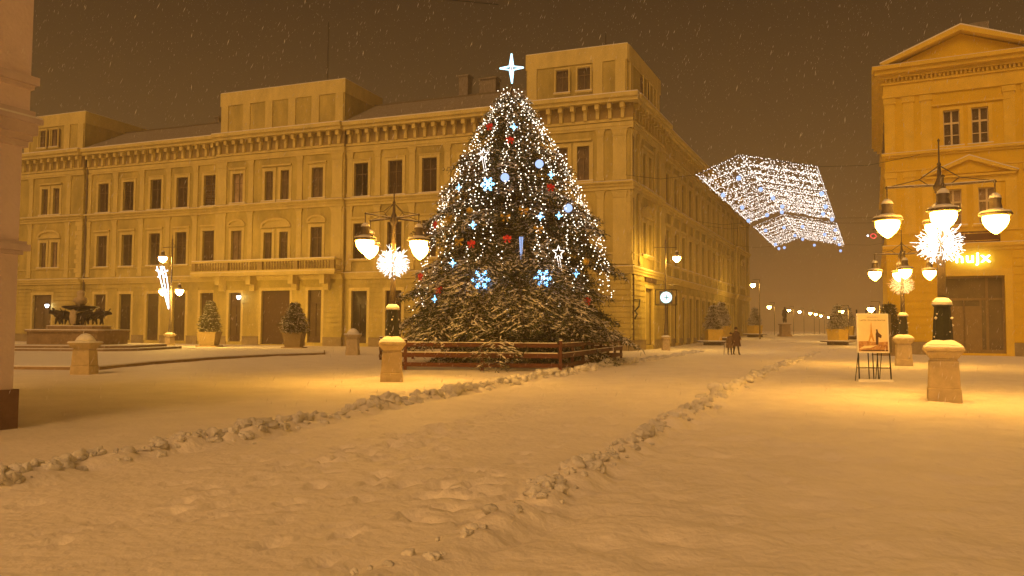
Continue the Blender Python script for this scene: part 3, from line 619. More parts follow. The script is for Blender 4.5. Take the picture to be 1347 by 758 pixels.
def street_lamp(loc, label, rz=0, R=1.12, H=1.22, burst_z=3.66, zoff=0, lit=True):
    t = thing('street_lamp', loc, label, 'street lamp', 'four-armed street lamps', rz)
    po = pedestal(t, H)
    s = MB(); s.frustum(0,0,H+.001,H+.07,.42,.42,.38,.38,'snow'); s.frustum(0,0,H+.07,H+.19,.38,.38,.20,.20,'snow'); so2 = s.build('snow_cap', po); bv = so2.modifiers.new('b','BEVEL'); bv.width=.05; bv.segments=3
    b = MB(); b.lathe([(.235,H+.1),(.215,H+.22),(.20,H+.55),(.17,H+.95),(.21,H+1.0),(.21,H+1.06),(.13,H+1.12),(.11,H+1.2)], 'iron', seg=8)
    bo = b.build('post_base', t)
    s = MB(); s.lathe([(.225,H+1.0),(.20,H+1.09),(.12,H+1.17)], 'snow', seg=8)
    rs = random.Random(5)
    for _ in range(10):
        a = rs.uniform(0,6.28); z = rs.uniform(H+.25,H+.85); s.octa((.20*math.cos(a),.20*math.sin(a),z), rs.uniform(.02,.045),'snow')
    tag(s.build('snow_patches', bo, True), kind='stuff')
    m = MB(); m.lathe([(.095,H+1.1),(.085,H+1.9),(.07,H+3.0),(.085,H+3.05),(.06,H+3.1),(.055,H+3.6),(.10,H+3.66),(.14,H+3.8),(.09,H+3.9),(.05,H+4.0),(.035,H+4.3),(.05,H+4.33),(.02,H+4.38),(.016,H+4.86),(.03,H+4.9),(.0,H+4.95)], 'iron_grey', seg=8); m.build('mast', t, True)
    az = H+3.82
    for k in range(4):
        a = k*math.pi/2; c, s_ = math.cos(a), math.sin(a)
        am = MB(); am.tube([(0,0,az),(c*R,s_*R,az+.02)],.025,'iron_grey'); am.tube([(0,0,az+.48),(c*.42,s_*.42,az+.17),(c*R,s_*R,az+.03)],.012,'iron_grey',4); am.tube([(c*.42,s_*.42,az+.17),(c*.2,s_*.2,az)],.012,'iron_grey',4)
        am.octa((c*R,s_*R,az+.02),.05,'iron_grey'); am.tube([(c*R,s_*R,az),(c*R,s_*R,az-.32)],.018,'iron_grey',5)
        am.tube([(c*.1,s_*.1,az+.031),(c*R,s_*R,az+.048)],.016,'snow',4)
        am.build('arm', t)
        globe_part(t, c*R, s_*R, az-.88)
    if burst_z: burst(t, burst_z, .50)
    return t
lampR = street_lamp((10.07,18.5,0), 'big four-globe street lamp with starburst on stone pedestal nearest on the right', R_(-25))
lampL = dup(lampR, (-3.56,23.6,0), 'four-globe street lamp with starburst on stone pedestal left of the tree', R_(50), .97)
for ch in lampL.children:
    if ch.name.startswith('pedestal'): ch.rotation_euler = (0,0,R_(8.6-50))
lamp3 = dup(lampR, (18.41,37.24,0), 'smaller-looking four-globe lamp with amber starburst behind the poster stand', R_(-20), 1.04)
for ch in lamp3.children:
    if ch.name.startswith('starburst'): ch.data = ch.data.copy(); ch.data.materials[0] = M['burst_dim']
# copies of the lamp, added out of view to light the foreground
dup(lampR, (-19.5,15.5,0), 'unseen street lamp added beyond the left edge to light the foreground', R_(20), 1.0)
dup(lampR, (4.5,-9,0), 'unseen street lamp added behind the viewer to light the foreground', R_(30), 1.0)
dup(lampR, (-11,-4,0), 'unseen street lamp added behind the viewer on the left to light the foreground', R_(10), 1.0)

def tall_lamp(loc, label, rz, upper=(-1,), lower=2, Ht=7.7, group='tall two-level street lamps'):
    t = thing('tall_street_lamp', loc, label, 'street lamp', group, rz)
    pedestal(t, 1.05, .27, 'stone')
    s = MB(); s.lathe([(.36,1.05),(.33,1.12),(.12,1.2)],'snow',seg=8); s.build('snow_cap', t, True)
    m = MB(); m.lathe([(.16,1.08),(.12,1.8),(.075,2.2),(.06,4.5),(.05,Ht+.6),(.02,Ht+.65),(.015,Ht+.95)], 'iron_grey', seg=8); m.build('mast', t, True)
    a = MB(); a.tube([(-.9,0,Ht),(.9,0,Ht)],.03,'iron_grey'); a.tube([(-.3,0,Ht),(0,0,Ht+.4),(.3,0,Ht)],.015,'iron_grey',4); a.build('arm', t)
    a = MB(); a.tube([(-.85,0,5.15),(.85,0,5.15)],.025,'iron_grey'); a.build('arm', t)
    for sx in upper: globe_part(t, sx*.9, 0, Ht-.85, .30, 'globe_tall')
    if lower:
        for sx in (-1,1):
            q_ = MB(); q_.tube([(sx*.8,0,5.15),(sx*.8,0,4.9)],.015,'iron_grey',4); q_.build('hanger', t); globe_part(t, sx*.8, 0, 4.3, .28, 'globe_tall')
    return t
tl = tall_lamp((-26.0,60.25,0), 'tall lamp with one high and two low globes left of the balcony', R_(-20), (-1,), 2)
cs = MB()
pts = [(-.35,6.1),(-.55,5.2),(-.3,4.6),(.0,3.1)]
for off in (-.13,.0,.13):
    cs.tube([(-.75+off*2,-.3,6.2),(-.5+off*2,-.3,5.4),(-.3+off*1.6,-.3,4.5),(-.02,-.3,2.95)],.035,'white_led',5)
for a in range(5):
    th = a*2*math.pi/5+.3; cs.tube([(-.62,-.3,5.75),(-.62+.48*math.cos(th),-.3,5.75+.48*math.sin(th))],.045,'white_led',5)
ct = thing('comet_light', (-26.0,60.25,0), 'white falling-star light hung on the tall lamp at the left', 'light decoration'); cs.build('tubes', ct)
pl_ = tall_lamp((12.08,62.1,0), 'tall lamp at the palace corner with one globe and a round lit sign', R_(2), (1,), 0, 8.1)
rs_ = thing('round_sign', (12.08,61.9,4.15), 'round glowing cyan-white sign with a cross hung on the corner lamp', 'sign')
r = MB(); r.lathe([(.44,-.06),(.44,.06)], 'sign_cyan', seg=20); ro = r.build('disc', rs_); ro.rotation_euler = (R_(90),0,0)
r = MB(); r.box(-.2,.2,-.09,-.065,-.03,.03,'iron'); r.box(-.03,.03,-.095,-.068,-.2,.2,'iron'); r.build('cross', rs_)
r = MB()
for a, b_, c, d in ((-.85,-.79,-.62,.62),(.79,.85,-.62,.62),(-.79,.79,.56,.62),(-.79,.79,-.62,-.56)): r.box(a,b_,.0,.05,c,d,'iron')
r.box(-.5,.5,.07,.08,-.5,.5,'iron_grey'); r.build('frame', rs_)
# distant street lamps on the left side of the street
def hang_lamp(loc, label, h=8.0):
    t = thing('distant_lamp', loc, label, 'street lamp', 'distant lamps along the street')
    m = MB(); m.lathe([(.12,0),(.06,2.0),(.045,h)],'iron_grey',seg=6); m.tube([(0,0,h),(-.8,0,h)],.03,'iron_grey',4); m.build('post', t)
    g = MB(); g.lathe([(.12,.3),(.34,.16),(.34,.1)],'iron_grey',(-.8,0,h-.7),8); g.build('lamp_shade', t)
    g = MB(); g.lathe([(.30,.1),(.31,0),(.2,-.2),(.03,-.3)],'globe_far',(-.8,0,h-.7),8); g.build('lamp_bowl', t, True); return t
dl = hang_lamp((30.4,97,gz(30.4,97)), 'hazy lamp glowing just beyond the end of the palace', 7.3)
for (px, d, z, lb) in ((1012,122,5.1,'second dim lamp beyond the palace in the haze'),(1038,141,5.1,'dim lamp beside the statue in the haze'),(1052,152,5.1,'dim lamp right of the statue, first of the close row'),(1066,165,5.1,'dim far lamp, second of the close row'),(1073,174,5.1,'dim far lamp, third of the close row'),(1080,185,5.0,'dim far lamp, fourth of the close row'),(1090,205,5.0,'last and faintest far lamp of the row')):
    x = (px-673.5)/FPX*d; dup(dl, (x+.8, d, z-6.6+.15), lb, scale=1.0)
for (x, d, lb) in ((36.6,86,'hazy lamp above the right-hand street planters'),(33.5,72,'lamp glowing low behind the poster stand')):
    dup(dl, (x,d,-2.9 if d > 80 else -3.0), lb)
# glowing wall lanterns of the palace
def wall_lantern(Mloc, label):
    t = thing('wall_lantern', tuple(Mloc), label, 'lantern', 'lanterns on the palace wall')
    b = MB(); b.tube([(0,.3,.3),(0,.0,.3)],.03,'iron'); b.lathe([(.05,.28),(.2,.2),(.2,.16)],'iron',(0,0,0),8); b.build('bracket', t)
    g = MB(); g.lathe([(.18,.16),(.2,.02),(.12,-.16),(.02,-.2)],'sign_white',(0,0,0),8); g.build('lamp_bowl', t, True)
wall_lantern(F_FRONT @ Vector((36.2,.6,4.35)), 'white lantern beside the doorway left of the portal'); wall_lantern(F_FRONT @ Vector((60.6,.5,3.7)), 'small lantern in the doorway behind the fountain')

# ------------------------------------------------------------------ bollards
M['neon_red'] = emat('red_neon', (1, .08, .08), 1.6)
ns_ = thing('neon_sign', (27.35,59.6,8.8), 'small red and white neon sign jutting from the side of the yellow house', 'sign')
q_ = MB(); q_.tube([(.85,0,.5),(-.05,0,.5)],.025,'iron',5); q_.build('arm', ns_)
q_ = MB()
for k in range(8): q_.tube([(.22*math.cos(k*math.pi/4),0,.18*math.sin(k*math.pi/4)),(.22*math.cos((k+1)*math.pi/4),0,.18*math.sin((k+1)*math.pi/4))],.03,'neon_red',5)
q_.tube([(0,0,.18),(0,0,.5)],.01,'iron',4); q_.build('tube', ns_)
q_ = MB(); q_.octa((-.42,0,.02),.09,'white_led'); q_.tube([(-.2,0,.0),(-.42,0,.02)],.012,'iron',4); q_.build('lamp', ns_)
def bollard(loc, label, h=1.25, s=1):
    t = thing('stone_bollard', loc, label, 'bollard', 'stone bollards with snow caps')
    pedestal(t, h*.84, .31*s)
    sc = MB(); sc.frustum(0,0,h*.841,h*.88,.41*s,.41*s,.38*s,.38*s,'snow'); sc.lathe([(.33*s,h*.88),(.26*s,h*.98),(.14*s,h*1.07),(.0,h*1.1)],'snow',seg=10); sc.build('snow_cap', t, True)
bollard((-14.43,26.83,0), 'stone bollard with domed snow cap in front of the fountain'); bollard((-9.5,47.41,0), 'stone bollard with snow cap between the potted tree and the left street lamp', 1.45, 1.15)

# ------------------------------------------------------------------ conifers
def conifer(root, H, prof, nb, twigs, blades, bl, bw, snow_p, seed, z0=.3, crown_mat='needle', droop=.35, twl=.3, trunk_r=.2, rough=False, sp=.26, ts=.125, wh=.46, per=10):
    rs = np.random.default_rng(seed)
    tz = [a for a, b in prof]; tr = [b for a, b in prof]
    tb = MB(); tb.tube([(0,0,-.1),(.02,0,H*.4),(0,.02,H*.97)], trunk_r, 'bark', 8, .02)
    # branches
    zt = np.linspace(0,1,nb)**1.15; zt = z0+(H*.985-z0)*zt + rs.normal(0,.03*H/10,nb)
    az = np.arange(nb)*2.39996+rs.normal(0,.25,nb); L = np.interp(zt, tz, tr)*rs.uniform(.72,1.08,nb)
    if True:
        nw = int((H*.975-z0)/wh); zt = z0 + wh*np.repeat(np.arange(nw)+.5, per)*1.0 + rs.normal(0,wh*.10,nw*per); nb = len(zt); az = rs.uniform(0,.7,nb)+np.tile(np.arange(per)*2*math.pi/per,nw)+np.repeat(np.arange(nw)*1.3,per); L = np.interp(zt, tz, tr)
        L = np.interp(np.maximum(0, zt-np.where(zt > H*.5, .12, .22)*L), tz, tr)*rs.uniform(.76,1.12,nb)
        n_ex = 0
    if rough:
        L *= 1+.10*np.sin(az*3+zt*1.3)+.09*np.sin(az*5-zt*2.1)
        ex = [(-124,1.6,7.2),(-114,1.2,8.1),(-104,1.7,8.0),(-96,1.1,8.2),(-88,1.6,7.9),(-80,1.3,7.6),(-70,1.7,6.9),(-60,1.3,5.7),(-135,1.3,6.6),(-150,1.5,5.3),(-170,1.7,4.9),(-187,1.2,4.7),(-48,1.5,4.9),(-28,1.8,4.5),(-10,1.9,4.4),(8,1.4,4.3),(-118,2.7,6.9),(-108,2.3,7.4),(-92,2.6,7.2),(-76,2.4,6.8),(-160,2.3,4.8),(-15,2.6,4.5),(-136,2.5,5.7)]; n_ex = len(ex)
        az = np.concatenate([az, [R_(e_[0]) for e_ in ex]]); zt = np.concatenate([zt, [e_[1]+(1.9 if -132 < e_[0] < -60 else 1.0) for e_ in ex]]); L = np.concatenate([L, [e_[2]*.97 for e_ in ex]]); nb = len(az)
    P, D, BR, TT = [], [], [], []
    if True:
        for i in range(nb):
            Li = L[i]; o = np.array([math.cos(az[i]), math.sin(az[i]), 0]); sv = np.array([-o[1], o[0], 0]); load = rs.random()
            dr = droop*rs.uniform(.75,1.3); up0 = .16*rs.uniform(.4,1.5); up1 = rs.uniform(.0,.10)
            if i >= nb-n_ex and -132 < math.degrees(az[i]) < -60: dr = .47; load = .8+.3*rs.random()
            spine = lambda t: o[None]*(Li*t)[:,None] + np.array([0,0,1.])[None]*(zt[i] + Li*(up0*np.sin(t*2.2) - dr*t**1.7 + up1*t**6))[:,None]
            if zt[i] < H*.9: tb.tube([tuple(v) for v in spine(np.array([0,.3,.6,.85,1.]))], .030+.012*Li/5, 'bark', 4, .008)
            ns = max(3, int(Li/sp))
            for t in np.linspace(.16, 1, ns):
                t = t + rs.normal(0,.012)
                ls = (.40*Li*max(0,1.02-t)**.8*min(1, t*2.6)+.77*sp)*rs.uniform(.7,1.15)
                for sg_ in (-1, 1):
                    m_ = max(2, int(ls/ts)); q = np.linspace(.08, 1, m_); an = R_(52+rs.normal(0,9))
                    dv = o*math.cos(an)+sv*sg_*math.sin(an); s0 = spine(np.array([t]))[0]
                    p = s0[None] + dv[None]*(ls*q)[:,None]; p[:,2] -= (.16+.12*dr)*ls*q**1.6*1.6 + rs.uniform(0,.05,m_)
                    d = np.tile(dv, (m_,1)) + rs.normal(0,.18,(m_,3)); d[:,2] -= .40+.3*q
                    d /= np.linalg.norm(d,axis=1)[:,None]
                    P.append(np.maximum(p, [-99,-99,.08])); D.append(d); BR.append(np.full(m_, load)); TT.append(np.full(m_, t))
    P = np.concatenate(P); D = np.concatenate(D); BR = np.concatenate(BR); TT = np.concatenate(TT)
    n = len(P)
    # blades
    P2 = np.repeat(P, blades, 0); D2 = np.repeat(D, blades, 0); B2 = np.repeat(BR, blades); m = len(P2)
    al = rs.uniform(0,1,m); base = P2 + D2*(al*twl)[:,None] + rs.normal(0,.028*twl/.3,(m,3))
    dd = D2*.75 + rs.normal(0,.5,(m,3)); dd /= np.linalg.norm(dd, axis=1)[:,None]
    up = rs.normal(0,1,(m,3)); up[:,2] += 1.2
    sd_ = np.cross(dd, up); sd_ /= np.linalg.norm(sd_, axis=1)[:,None]+1e-6
    ln = bl*rs.uniform(.6,1.3,m); wd = bw*rs.uniform(.6,1.3,m)
    def quads(b, d, s, l, w, lift=0):
        a0 = b + s*(w*.5)[:,None]; a1 = b - s*(w*.5)[:,None]; tip = b + d*l[:,None]
        V = np.stack([a0, a1, tip - s*(w*.18)[:,None], tip + s*(w*.18)[:,None]], 1); V[:,:,2] += lift
        return V.reshape(-1,3), (np.arange(len(b)*4).reshape(-1,4))
    # snow where blades lie flat and the branch carries snow
    flat = np.abs(np.cross(dd, sd_)[:,2]); load = B2*.75 + .35*np.sin(P2[:,2]*2.3+np.arctan2(P2[:,1],P2[:,0])*3)
    T2 = np.repeat(TT, blades)
    prob = np.clip(snow_p*.42*(.25+1.5*flat**1.5)*(.35+load*1.3)*(.35+1.0*T2), 0, .95); sn = rs.random(m) < prob
    V, F = quads(base[~sn], dd[~sn], sd_[~sn], ln[~sn], wd[~sn]); np_mesh('crown', V, F, crown_mat, root)
    d3 = dd.copy(); d3[:,2] *= .35; d3 /= np.linalg.norm(d3, axis=1)[:,None]; s3 = np.cross(d3, np.array([0,0,1.])); s3 += rs.normal(0,.18,s3.shape); s3 /= np.linalg.norm(s3, axis=1)[:,None]
    V, F = quads(base[sn], d3[sn], s3[sn], ln[sn]*.95, wd[sn]*1.7, .018); np_mesh('snow_on_branches', V, F, 'snow', root)
    pr = np.clip(snow_p*1.15*(TT**1.3)*(.25+1.4*BR), 0, .92)*(.45+.55*np.sin(P[:,0]*2.7+P[:,2]*3.1)*np.sin(P[:,1]*2.3-P[:,2]*2.2+1)); k_ = rs.random(n) < pr
    c = P[k_]+D[k_]*(twl*.35)+np.array([0,0,.035*twl/.4]); dh = D[k_].copy(); dh[:,2] *= .6; dh /= np.linalg.norm(dh,axis=1)[:,None]; sh = np.cross(dh, [0,0,1.]); sh /= np.linalg.norm(sh,axis=1)[:,None]
    a_ = (twl*rs.uniform(.28,.55,len(c)))[:,None]; b_ = (twl*rs.uniform(.09,.20,len(c)))[:,None]; u_ = np.array([0,0,1.])*(twl*.09)
    V = np.stack([c-dh*a_, c+sh*b_, c+dh*a_, c-sh*b_, c+u_, c-u_*.4],1).reshape(-1,3); f = np.array([(0,1,4),(1,2,4),(2,3,4),(3,0,4),(1,0,5),(2,1,5),(3,2,5),(0,3,5)])
    if len(c): np_mesh('snow_on_branches', V, (f[None]+6*np.arange(len(c))[:,None,None]).reshape(-1,3), 'snow', root)
    tb.build('trunk', root)
TC = (.20, 37.2)
TPROF = [(0,4.5),(.6,4.6),(1.4,4.7),(2.2,4.7),(3.2,4.55),(5.4,4.15),(8.1,3.15),(10.1,2.05),(11.4,1.25),(12.6,.52),(13.35,.1)]
tree = thing('christmas_tree', (TC[0],TC[1],0), 'tall snow-dusted decorated Christmas fir inside a red-brown fence', 'tree')
conifer(tree, 13.5, TPROF, 300, 84, 7, .18, .036, .62, 11, .45, 'needle', .36, .40, .26, rough=True)
tree.rotation_euler = (0, R_(-1.3), 0)

def tree_at(deg, z, off=0.0):
    r = np.interp(z, [a for a,b in TPROF], [b for a,b in TPROF])+off; a = R_(deg); return Vector((TC[0]+r*math.cos(a)-.0227*z, TC[1]+r*math.sin(a), z))
# garlands of fairy lights, each strand its own thing
NS = 36
for k in range(NS):
    a0 = -198 + 216*k/NS + random.uniform(-3,3); top = random.uniform(12.0,13.1) if k % 3 else random.uniform(7.5,11.5); bot = random.uniform(1.4,3.6) if random.random() < .6 else random.uniform(5.0,6.5)
    P = []; z = top; ph = random.uniform(0,6)
    while z > bot:
        a = a0 + 2.2*math.sin(z*1.1+ph) + random.uniform(-.5,.5)*3/ max(.6, np.interp(z,[q[0] for q in TPROF],[q[1] for q in TPROF]))
        sag = .22*math.sin(z*1.7+ph)
        P.append(tree_at(a+6*math.sin(z*.45+ph*2), z, .02+sag*.6+random.uniform(-.14,.12))+Vector((random.gauss(0,.07),0,0))); z -= random.uniform(.08,.26)
    zn_ = ('hidden left rear','leftmost edge','left edge','outer left','left','left of centre','just left of centre','centre','just right of centre','right of centre','outer right','right edge')[min(11,k//3)]
    t = thing('light_garland', tuple(P[0]), 'light garland %s, %s of the Christmas tree' % (('starting below the tip','from tip, first of two','from tip, second of two')[k%3], zn_), 'fairy lights', 'fairy-light garlands on the Christmas tree')
    L0 = Vector(P[0]); c = MB(); c.tube([p-L0 for p in P[::6]]+[P[-1]-L0], .007, 'cable', 3); c.build('wire', t)
    V, F = bulbs_np([p-L0 for p in P], RNG.uniform(.014,.031,len(P))); np_mesh('bulbs', V, F, 'bulb', t)
# top cross star
def ring_star(mb, pts, r, m): 
    for a, b_ in zip(pts, pts[1:]+pts[:1]): mb.tube([a, b_], r, m, 5)
st = thing('tree_topper', (-.09,37.2,13.42), 'four-pointed cyan glowing star on top of the Christmas tree', 'star')
s = MB(); z = .62
for w_, m in ((1.0,'cyan'),):
    ring_star(s, [(0,0,z+.72),(.09,0,z+.10),(.58,0,z+.05),(.09,0,z-.06),(0.03,0,z-.72),(-.09,0,z-.06),(-.56,0,z),(-.09,0,z+.10)], .035, m)
ring_star(s, [(0,0,z+.4),(.05,0,z),(0,0,z-.45),(-.05,0,z)], .02, 'white_led'); s.build('tubes', st)
s = MB(); s.tube([(0.03,0.05,-.5),(.02,.05,.55)],.025,'cable'); s.build('stem', st)

# ornaments
def orient(o, deg): o.rotation_euler = (0,0,R_(deg)+math.pi/2)
def flake(loc, deg, r, label):
    t = thing('snowflake_light', loc, label, 'light decoration', 'lit snowflakes on the Christmas tree'); orient(t, deg); s = MB()
    for k in range(6):
        a = k*math.pi/3; c, n = math.cos(a), math.sin(a); s.tube([(0,0,0),(c*r,0,n*r)],.022,'blue',5)
        for f, l in ((.45,.28),(.72,.22)):
            for g in (-1,1):
                b_ = a+g*R_(55); s.tube([(c*r*f,0,n*r*f),(c*r*f+math.cos(b_)*r*l,0,n*r*f+math.sin(b_)*r*l)],.018,'blue',4)
    ring_star(s, [(.22*r*math.cos(k*math.pi/3),0,.22*r*math.sin(k*math.pi/3)) for k in range(6)],.02,'white_led'); s.build('tubes', t)
flake(tree_at(-105.3,3.6,.75),-105,.42,'large blue-white lit snowflake low on the left front of the tree'); flake(tree_at(-77.4,3.67,.75),-77,.38,'large blue-white lit snowflake low on the right front of the tree'); flake(tree_at(-107.9,7.83,.3),-108,.32,'blue glowing snowflake high on the left front of the tree')
def ornament(kind, deg, z, label):
    p = tree_at(deg, z, .12 if z > 4.4 else .55)
    if kind == 'blue':
        t = thing('blue_light', p, label, 'light decoration', 'blue star lights on the tree'); orient(t, deg); s = MB()
        for k in range(8):
            a = k*math.pi/4; L = .17 if k % 2 == 0 else .09; s.tube([(0,0,0),(L*math.cos(a),-.02,L*math.sin(a))],.016,'blue',4)
        s.build('tubes', t)
    if kind in ('ball','wball'):
        t = thing('ball_ornament', p, label, 'ornament', 'ball ornaments on the tree'); s = MB(); rr = .19 if kind == 'ball' else .15
        s.lathe([(.0,-rr)]+[(rr*math.cos(a),rr*math.sin(a)) for a in np.linspace(-1.3,1.3,7)]+[(0,rr)], 'blueball' if kind == 'ball' else 'gold', seg=12); s.build('ball', t, True)
        s = MB(); s.lathe([(.035,rr-.01),(.035,rr+.04),(.01,rr+.09)],'iron_grey',seg=6); s.build('cap', t)
    if kind == 'bow':
        t = thing('red_bow', p, label, 'bow', 'red bows on the tree'); orient(t, deg); t.scale = (.72,)*3; s = MB()
        for g in (-1,1):
            s.lathe([(.02,0),(.10,.06),(.12,.13),(.06,.2)],'red',(0,0,0),8,1,.6)
            s.prism([(0,0),(g*.22,.15),(g*.25,.0),(g*.2,-.08)],-.05,.05,'red'); s.prism([(0,0),(g*.10,-.26),(g*.20,-.22)],-.03,.03,'red')
        s.build('ribbon', t)
    if kind == 'gold':
        t = thing('gold_bow', p, label, 'bow', 'gold bows on the tree'); orient(t, deg); t.scale = (.72,)*3; s = MB()
        for g in (-1,1): s.prism([(0,0),(g*.26,.16),(g*.30,.0),(g*.22,-.07)],-.05,.05,'gold'); s.prism([(0,0),(g*.10,-.30),(g*.22,-.25)],-.03,.03,'gold')
        s.build('ribbon', t)
    if kind == 'icicle':
        t = thing('icicle_light', p, label, 'light decoration', 'icicle lights on the tree'); s = MB()
        for q_ in (-.06,0,.07): s.tube([(q_,0,.45),(q_*.3,0,-.5)],.018,'blueball',4,.006)
        s.build('tubes', t)
    if kind == 'comet':
        t = thing('star_light', p, label, 'light decoration', 'white shooting stars on the tree'); orient(t, deg); s = MB()
        pts = []
        for k in range(10): a = math.pi/2+k*math.pi/5; L = .30 if k % 2 == 0 else .12; pts.append((L*math.cos(a),0,L*math.sin(a)))
        ring_star(s, pts,.014,'netbulb')
        for q_ in (-.06,.05): s.tube([(q_,0,-.2),(q_+.12,0,-.75)],.012,'netbulb',4)
        s.build('tubes', t)
for kd, lst in dict(
    blue=[(-87.5,10.75,'blue star light near the top of the tree'),(-57.3,8.4,'blue star light on the upper right of the tree'),(-135.5,7.85,'blue star light on the upper left edge of the tree'),(-59.9,6.49,'blue star light above the right snowflake, at mid height'),(-121.9,4.34,'small blue light low on the left of the tree'),(-59,3.94,'bright blue light at the lower right of the tree'),(-131,2.84,'lowest blue-white light at the left of the tree'),(-115.6,6.03,'dim blue light at the middle left of the tree'),(-73.2,6.39,'blue-white light at the middle right of the tree')],
    ball=[(-96.2,8.16,'pale blue lit ball beside the high blue snowflake'),(-65.4,8.9,'pale blue lit ball at the upper right of the tree'),(-49.9,6.9,'pale blue lit ball at the right edge of the tree')],
    icicle=[(-86.3,5.0,'blue-white icicle light in the middle of the tree')],
    comet=[(-120.4,9.37,'white shooting star at the upper left of the tree'),(-64.8,4.83,'white shooting star at the lower right of the tree')],
    bow=[(-92.7,10.06,'red bow highest on the tree'),(-61,7.8,'red bow at the upper right of the tree'),(-128,10.9,'dark red bow at the upper left edge of the tree'),(-154.4,6.3,'red bow at the far left edge of the tree'),(-114.9,5.2,'red bow left of the tree centre'),(-93.9,5.39,'red bow in the middle of the tree'),(-145.7,3.87,'red bow at the lower left edge of the tree'),(-129.3,3.26,'red bow low on the left of the tree'),(-54.3,2.8,'red bow low on the right of the tree')],
    gold=[(-83.5,6.67,'gold bow right of the tree centre'),(-95.1,6.36,'gold bow in the middle of the tree'),(-137.7,6.47,'gold bow at the left of the tree'),(-110.7,3.03,'gold bow beneath the left snowflake'),(-81.2,2.79,'gold bow beneath the right snowflake'),(-75.4,5.85,'gold bow at the middle right of the tree'),(-123.2,5.36,'gold bow at the middle left of the tree')],
    wball=[(-120,6.7,'gold ball at the upper middle left of the tree'),(-46,4.52,'gold ball at the right edge of the tree')]).items():
    for d, z, lb in lst: ornament(kd, d, z, lb)

# ------------------------------------------------------------------ fence round the tree
fp = [(-4.1,30.6),(1.85,30.1),(6.15,44.6),(-1,46.8),(-6.6,40)]
fence = thing('wooden_fence', (0,37,0), 'low red-brown plank fence enclosing the Christmas tree', 'fence')
def rot_box(mb, p, q_, z0, z1, th, m):
    p, q_ = np.array(p), np.array(q_); d = (q_-p)/np.linalg.norm(q_-p); n = np.array([-d[1], d[0]])*th/2
    mb.slab([tuple(p+n),tuple(p-n),tuple(q_-n),tuple(q_+n)], z0, z1, m)
for a, b_ in zip(fp, fp[1:]+fp[:1]):
    a = np.array(a)-(0,37); b_ = np.array(b_)-(0,37); d = (b_-a)/np.linalg.norm(b_-a); n_ = np.array([d[1],-d[0]])
    for z0, z1 in ((.14,.30),(.50,.68),(.90,1.06)):
        r = MB(); rot_box(r, a+d*.06+n_*.08, b_-d*.06+n_*.08, z0, z1, .05, 'brown_wood'); ro = r.build('rail', fence)
        if z0 > .4:
            s = MB(); rot_box(s, a+d*.1+n_*.08, b_-d*.1+n_*.08, z1+.001, z1+.035, .06, 'snow'); s.build('rail_snow', ro)
    L = np.linalg.norm(b_-a); k = max(2, int(L/2.0))
    for i in range(k):
        p = a+(b_-a)*i/k; r = MB(); r.box(p[0]-.06,p[0]+.06,p[1]-.06,p[1]+.06,0,1.16,'brown_wood'); r.box(p[0]-.065,p[0]+.065,p[1]-.065,p[1]+.065,1.161,1.21,'snow'); r.build('post', fence)

# ------------------------------------------------------------------ fountain and its steps
fo = (-27.6, 50.5)
fn = thing('fountain', (fo[0],fo[1],0), 'round-stepped stone fountain basin with bronze bulls and vase', 'fountain')
A = R_(12)
def rect(mb, w, d, z0, z1, m, ch=.0):
    mb.slab([(-w+ch,-d),(w-ch,-d),(w,-d+ch),(w,d-ch),(w-ch,d),(-w+ch,d),(-w,d-ch),(-w,-d+ch)], z0, z1, m)
s = MB()
for k, (w_, d_) in enumerate(((6.0,5.2),(5.3,4.5),(4.6,3.8))):
    rect(s, w_, d_, .16*k+.0, .16*k+.115, 'fstone', 1.4); rect(s, w_-.03, d_-.03, .16*k+.116, .16*k+.16, 'snow', 1.4)
s.build('steps', fn)
s = MB(); rect(s, 2.4, 1.8, .48, 1.25, 'fstone', .3); rect(s, 2.5, 1.9, 1.251, 1.36, 'fstone', .3); rect(s, 2.48, 1.88, 1.361, 1.42, 'snow', .3); s.build('basin', fn)
s = MB(); rect(s, 1.75, 1.0, 1.42, 1.62, 'fstone', .4); rect(s, 1.74, .99, 1.621, 1.66, 'snow', .4)
s.lathe([(.4,1.66),(.34,2.2),(.32,2.5)],'stone',(0,.1,0),10); s.build('plinth', fn)
s = MB(); s.lathe([(.3,2.55),(.8,2.7),(1.1,2.82),(1.0,2.9),(.25,2.95)],'bronze',(0,.1,0),14); so3 = s.build('bowl', fn, True)
s = MB(); s.lathe([(.22,2.95),(.26,3.0),(.42,3.2),(.40,3.4),(.2,3.5),(.26,3.7),(.22,3.85),(.0,3.95)],'stone',(0,.1,0),12); s.build('vase', fn, True)
sh = MB(); sh.lathe([(.0,-.5),(.18,-.4),(.24,.0),(.18,.4),(.0,.5)],'stone',(0,-.75,2.2),10,1,.4); sh.build('shield', fn, True)
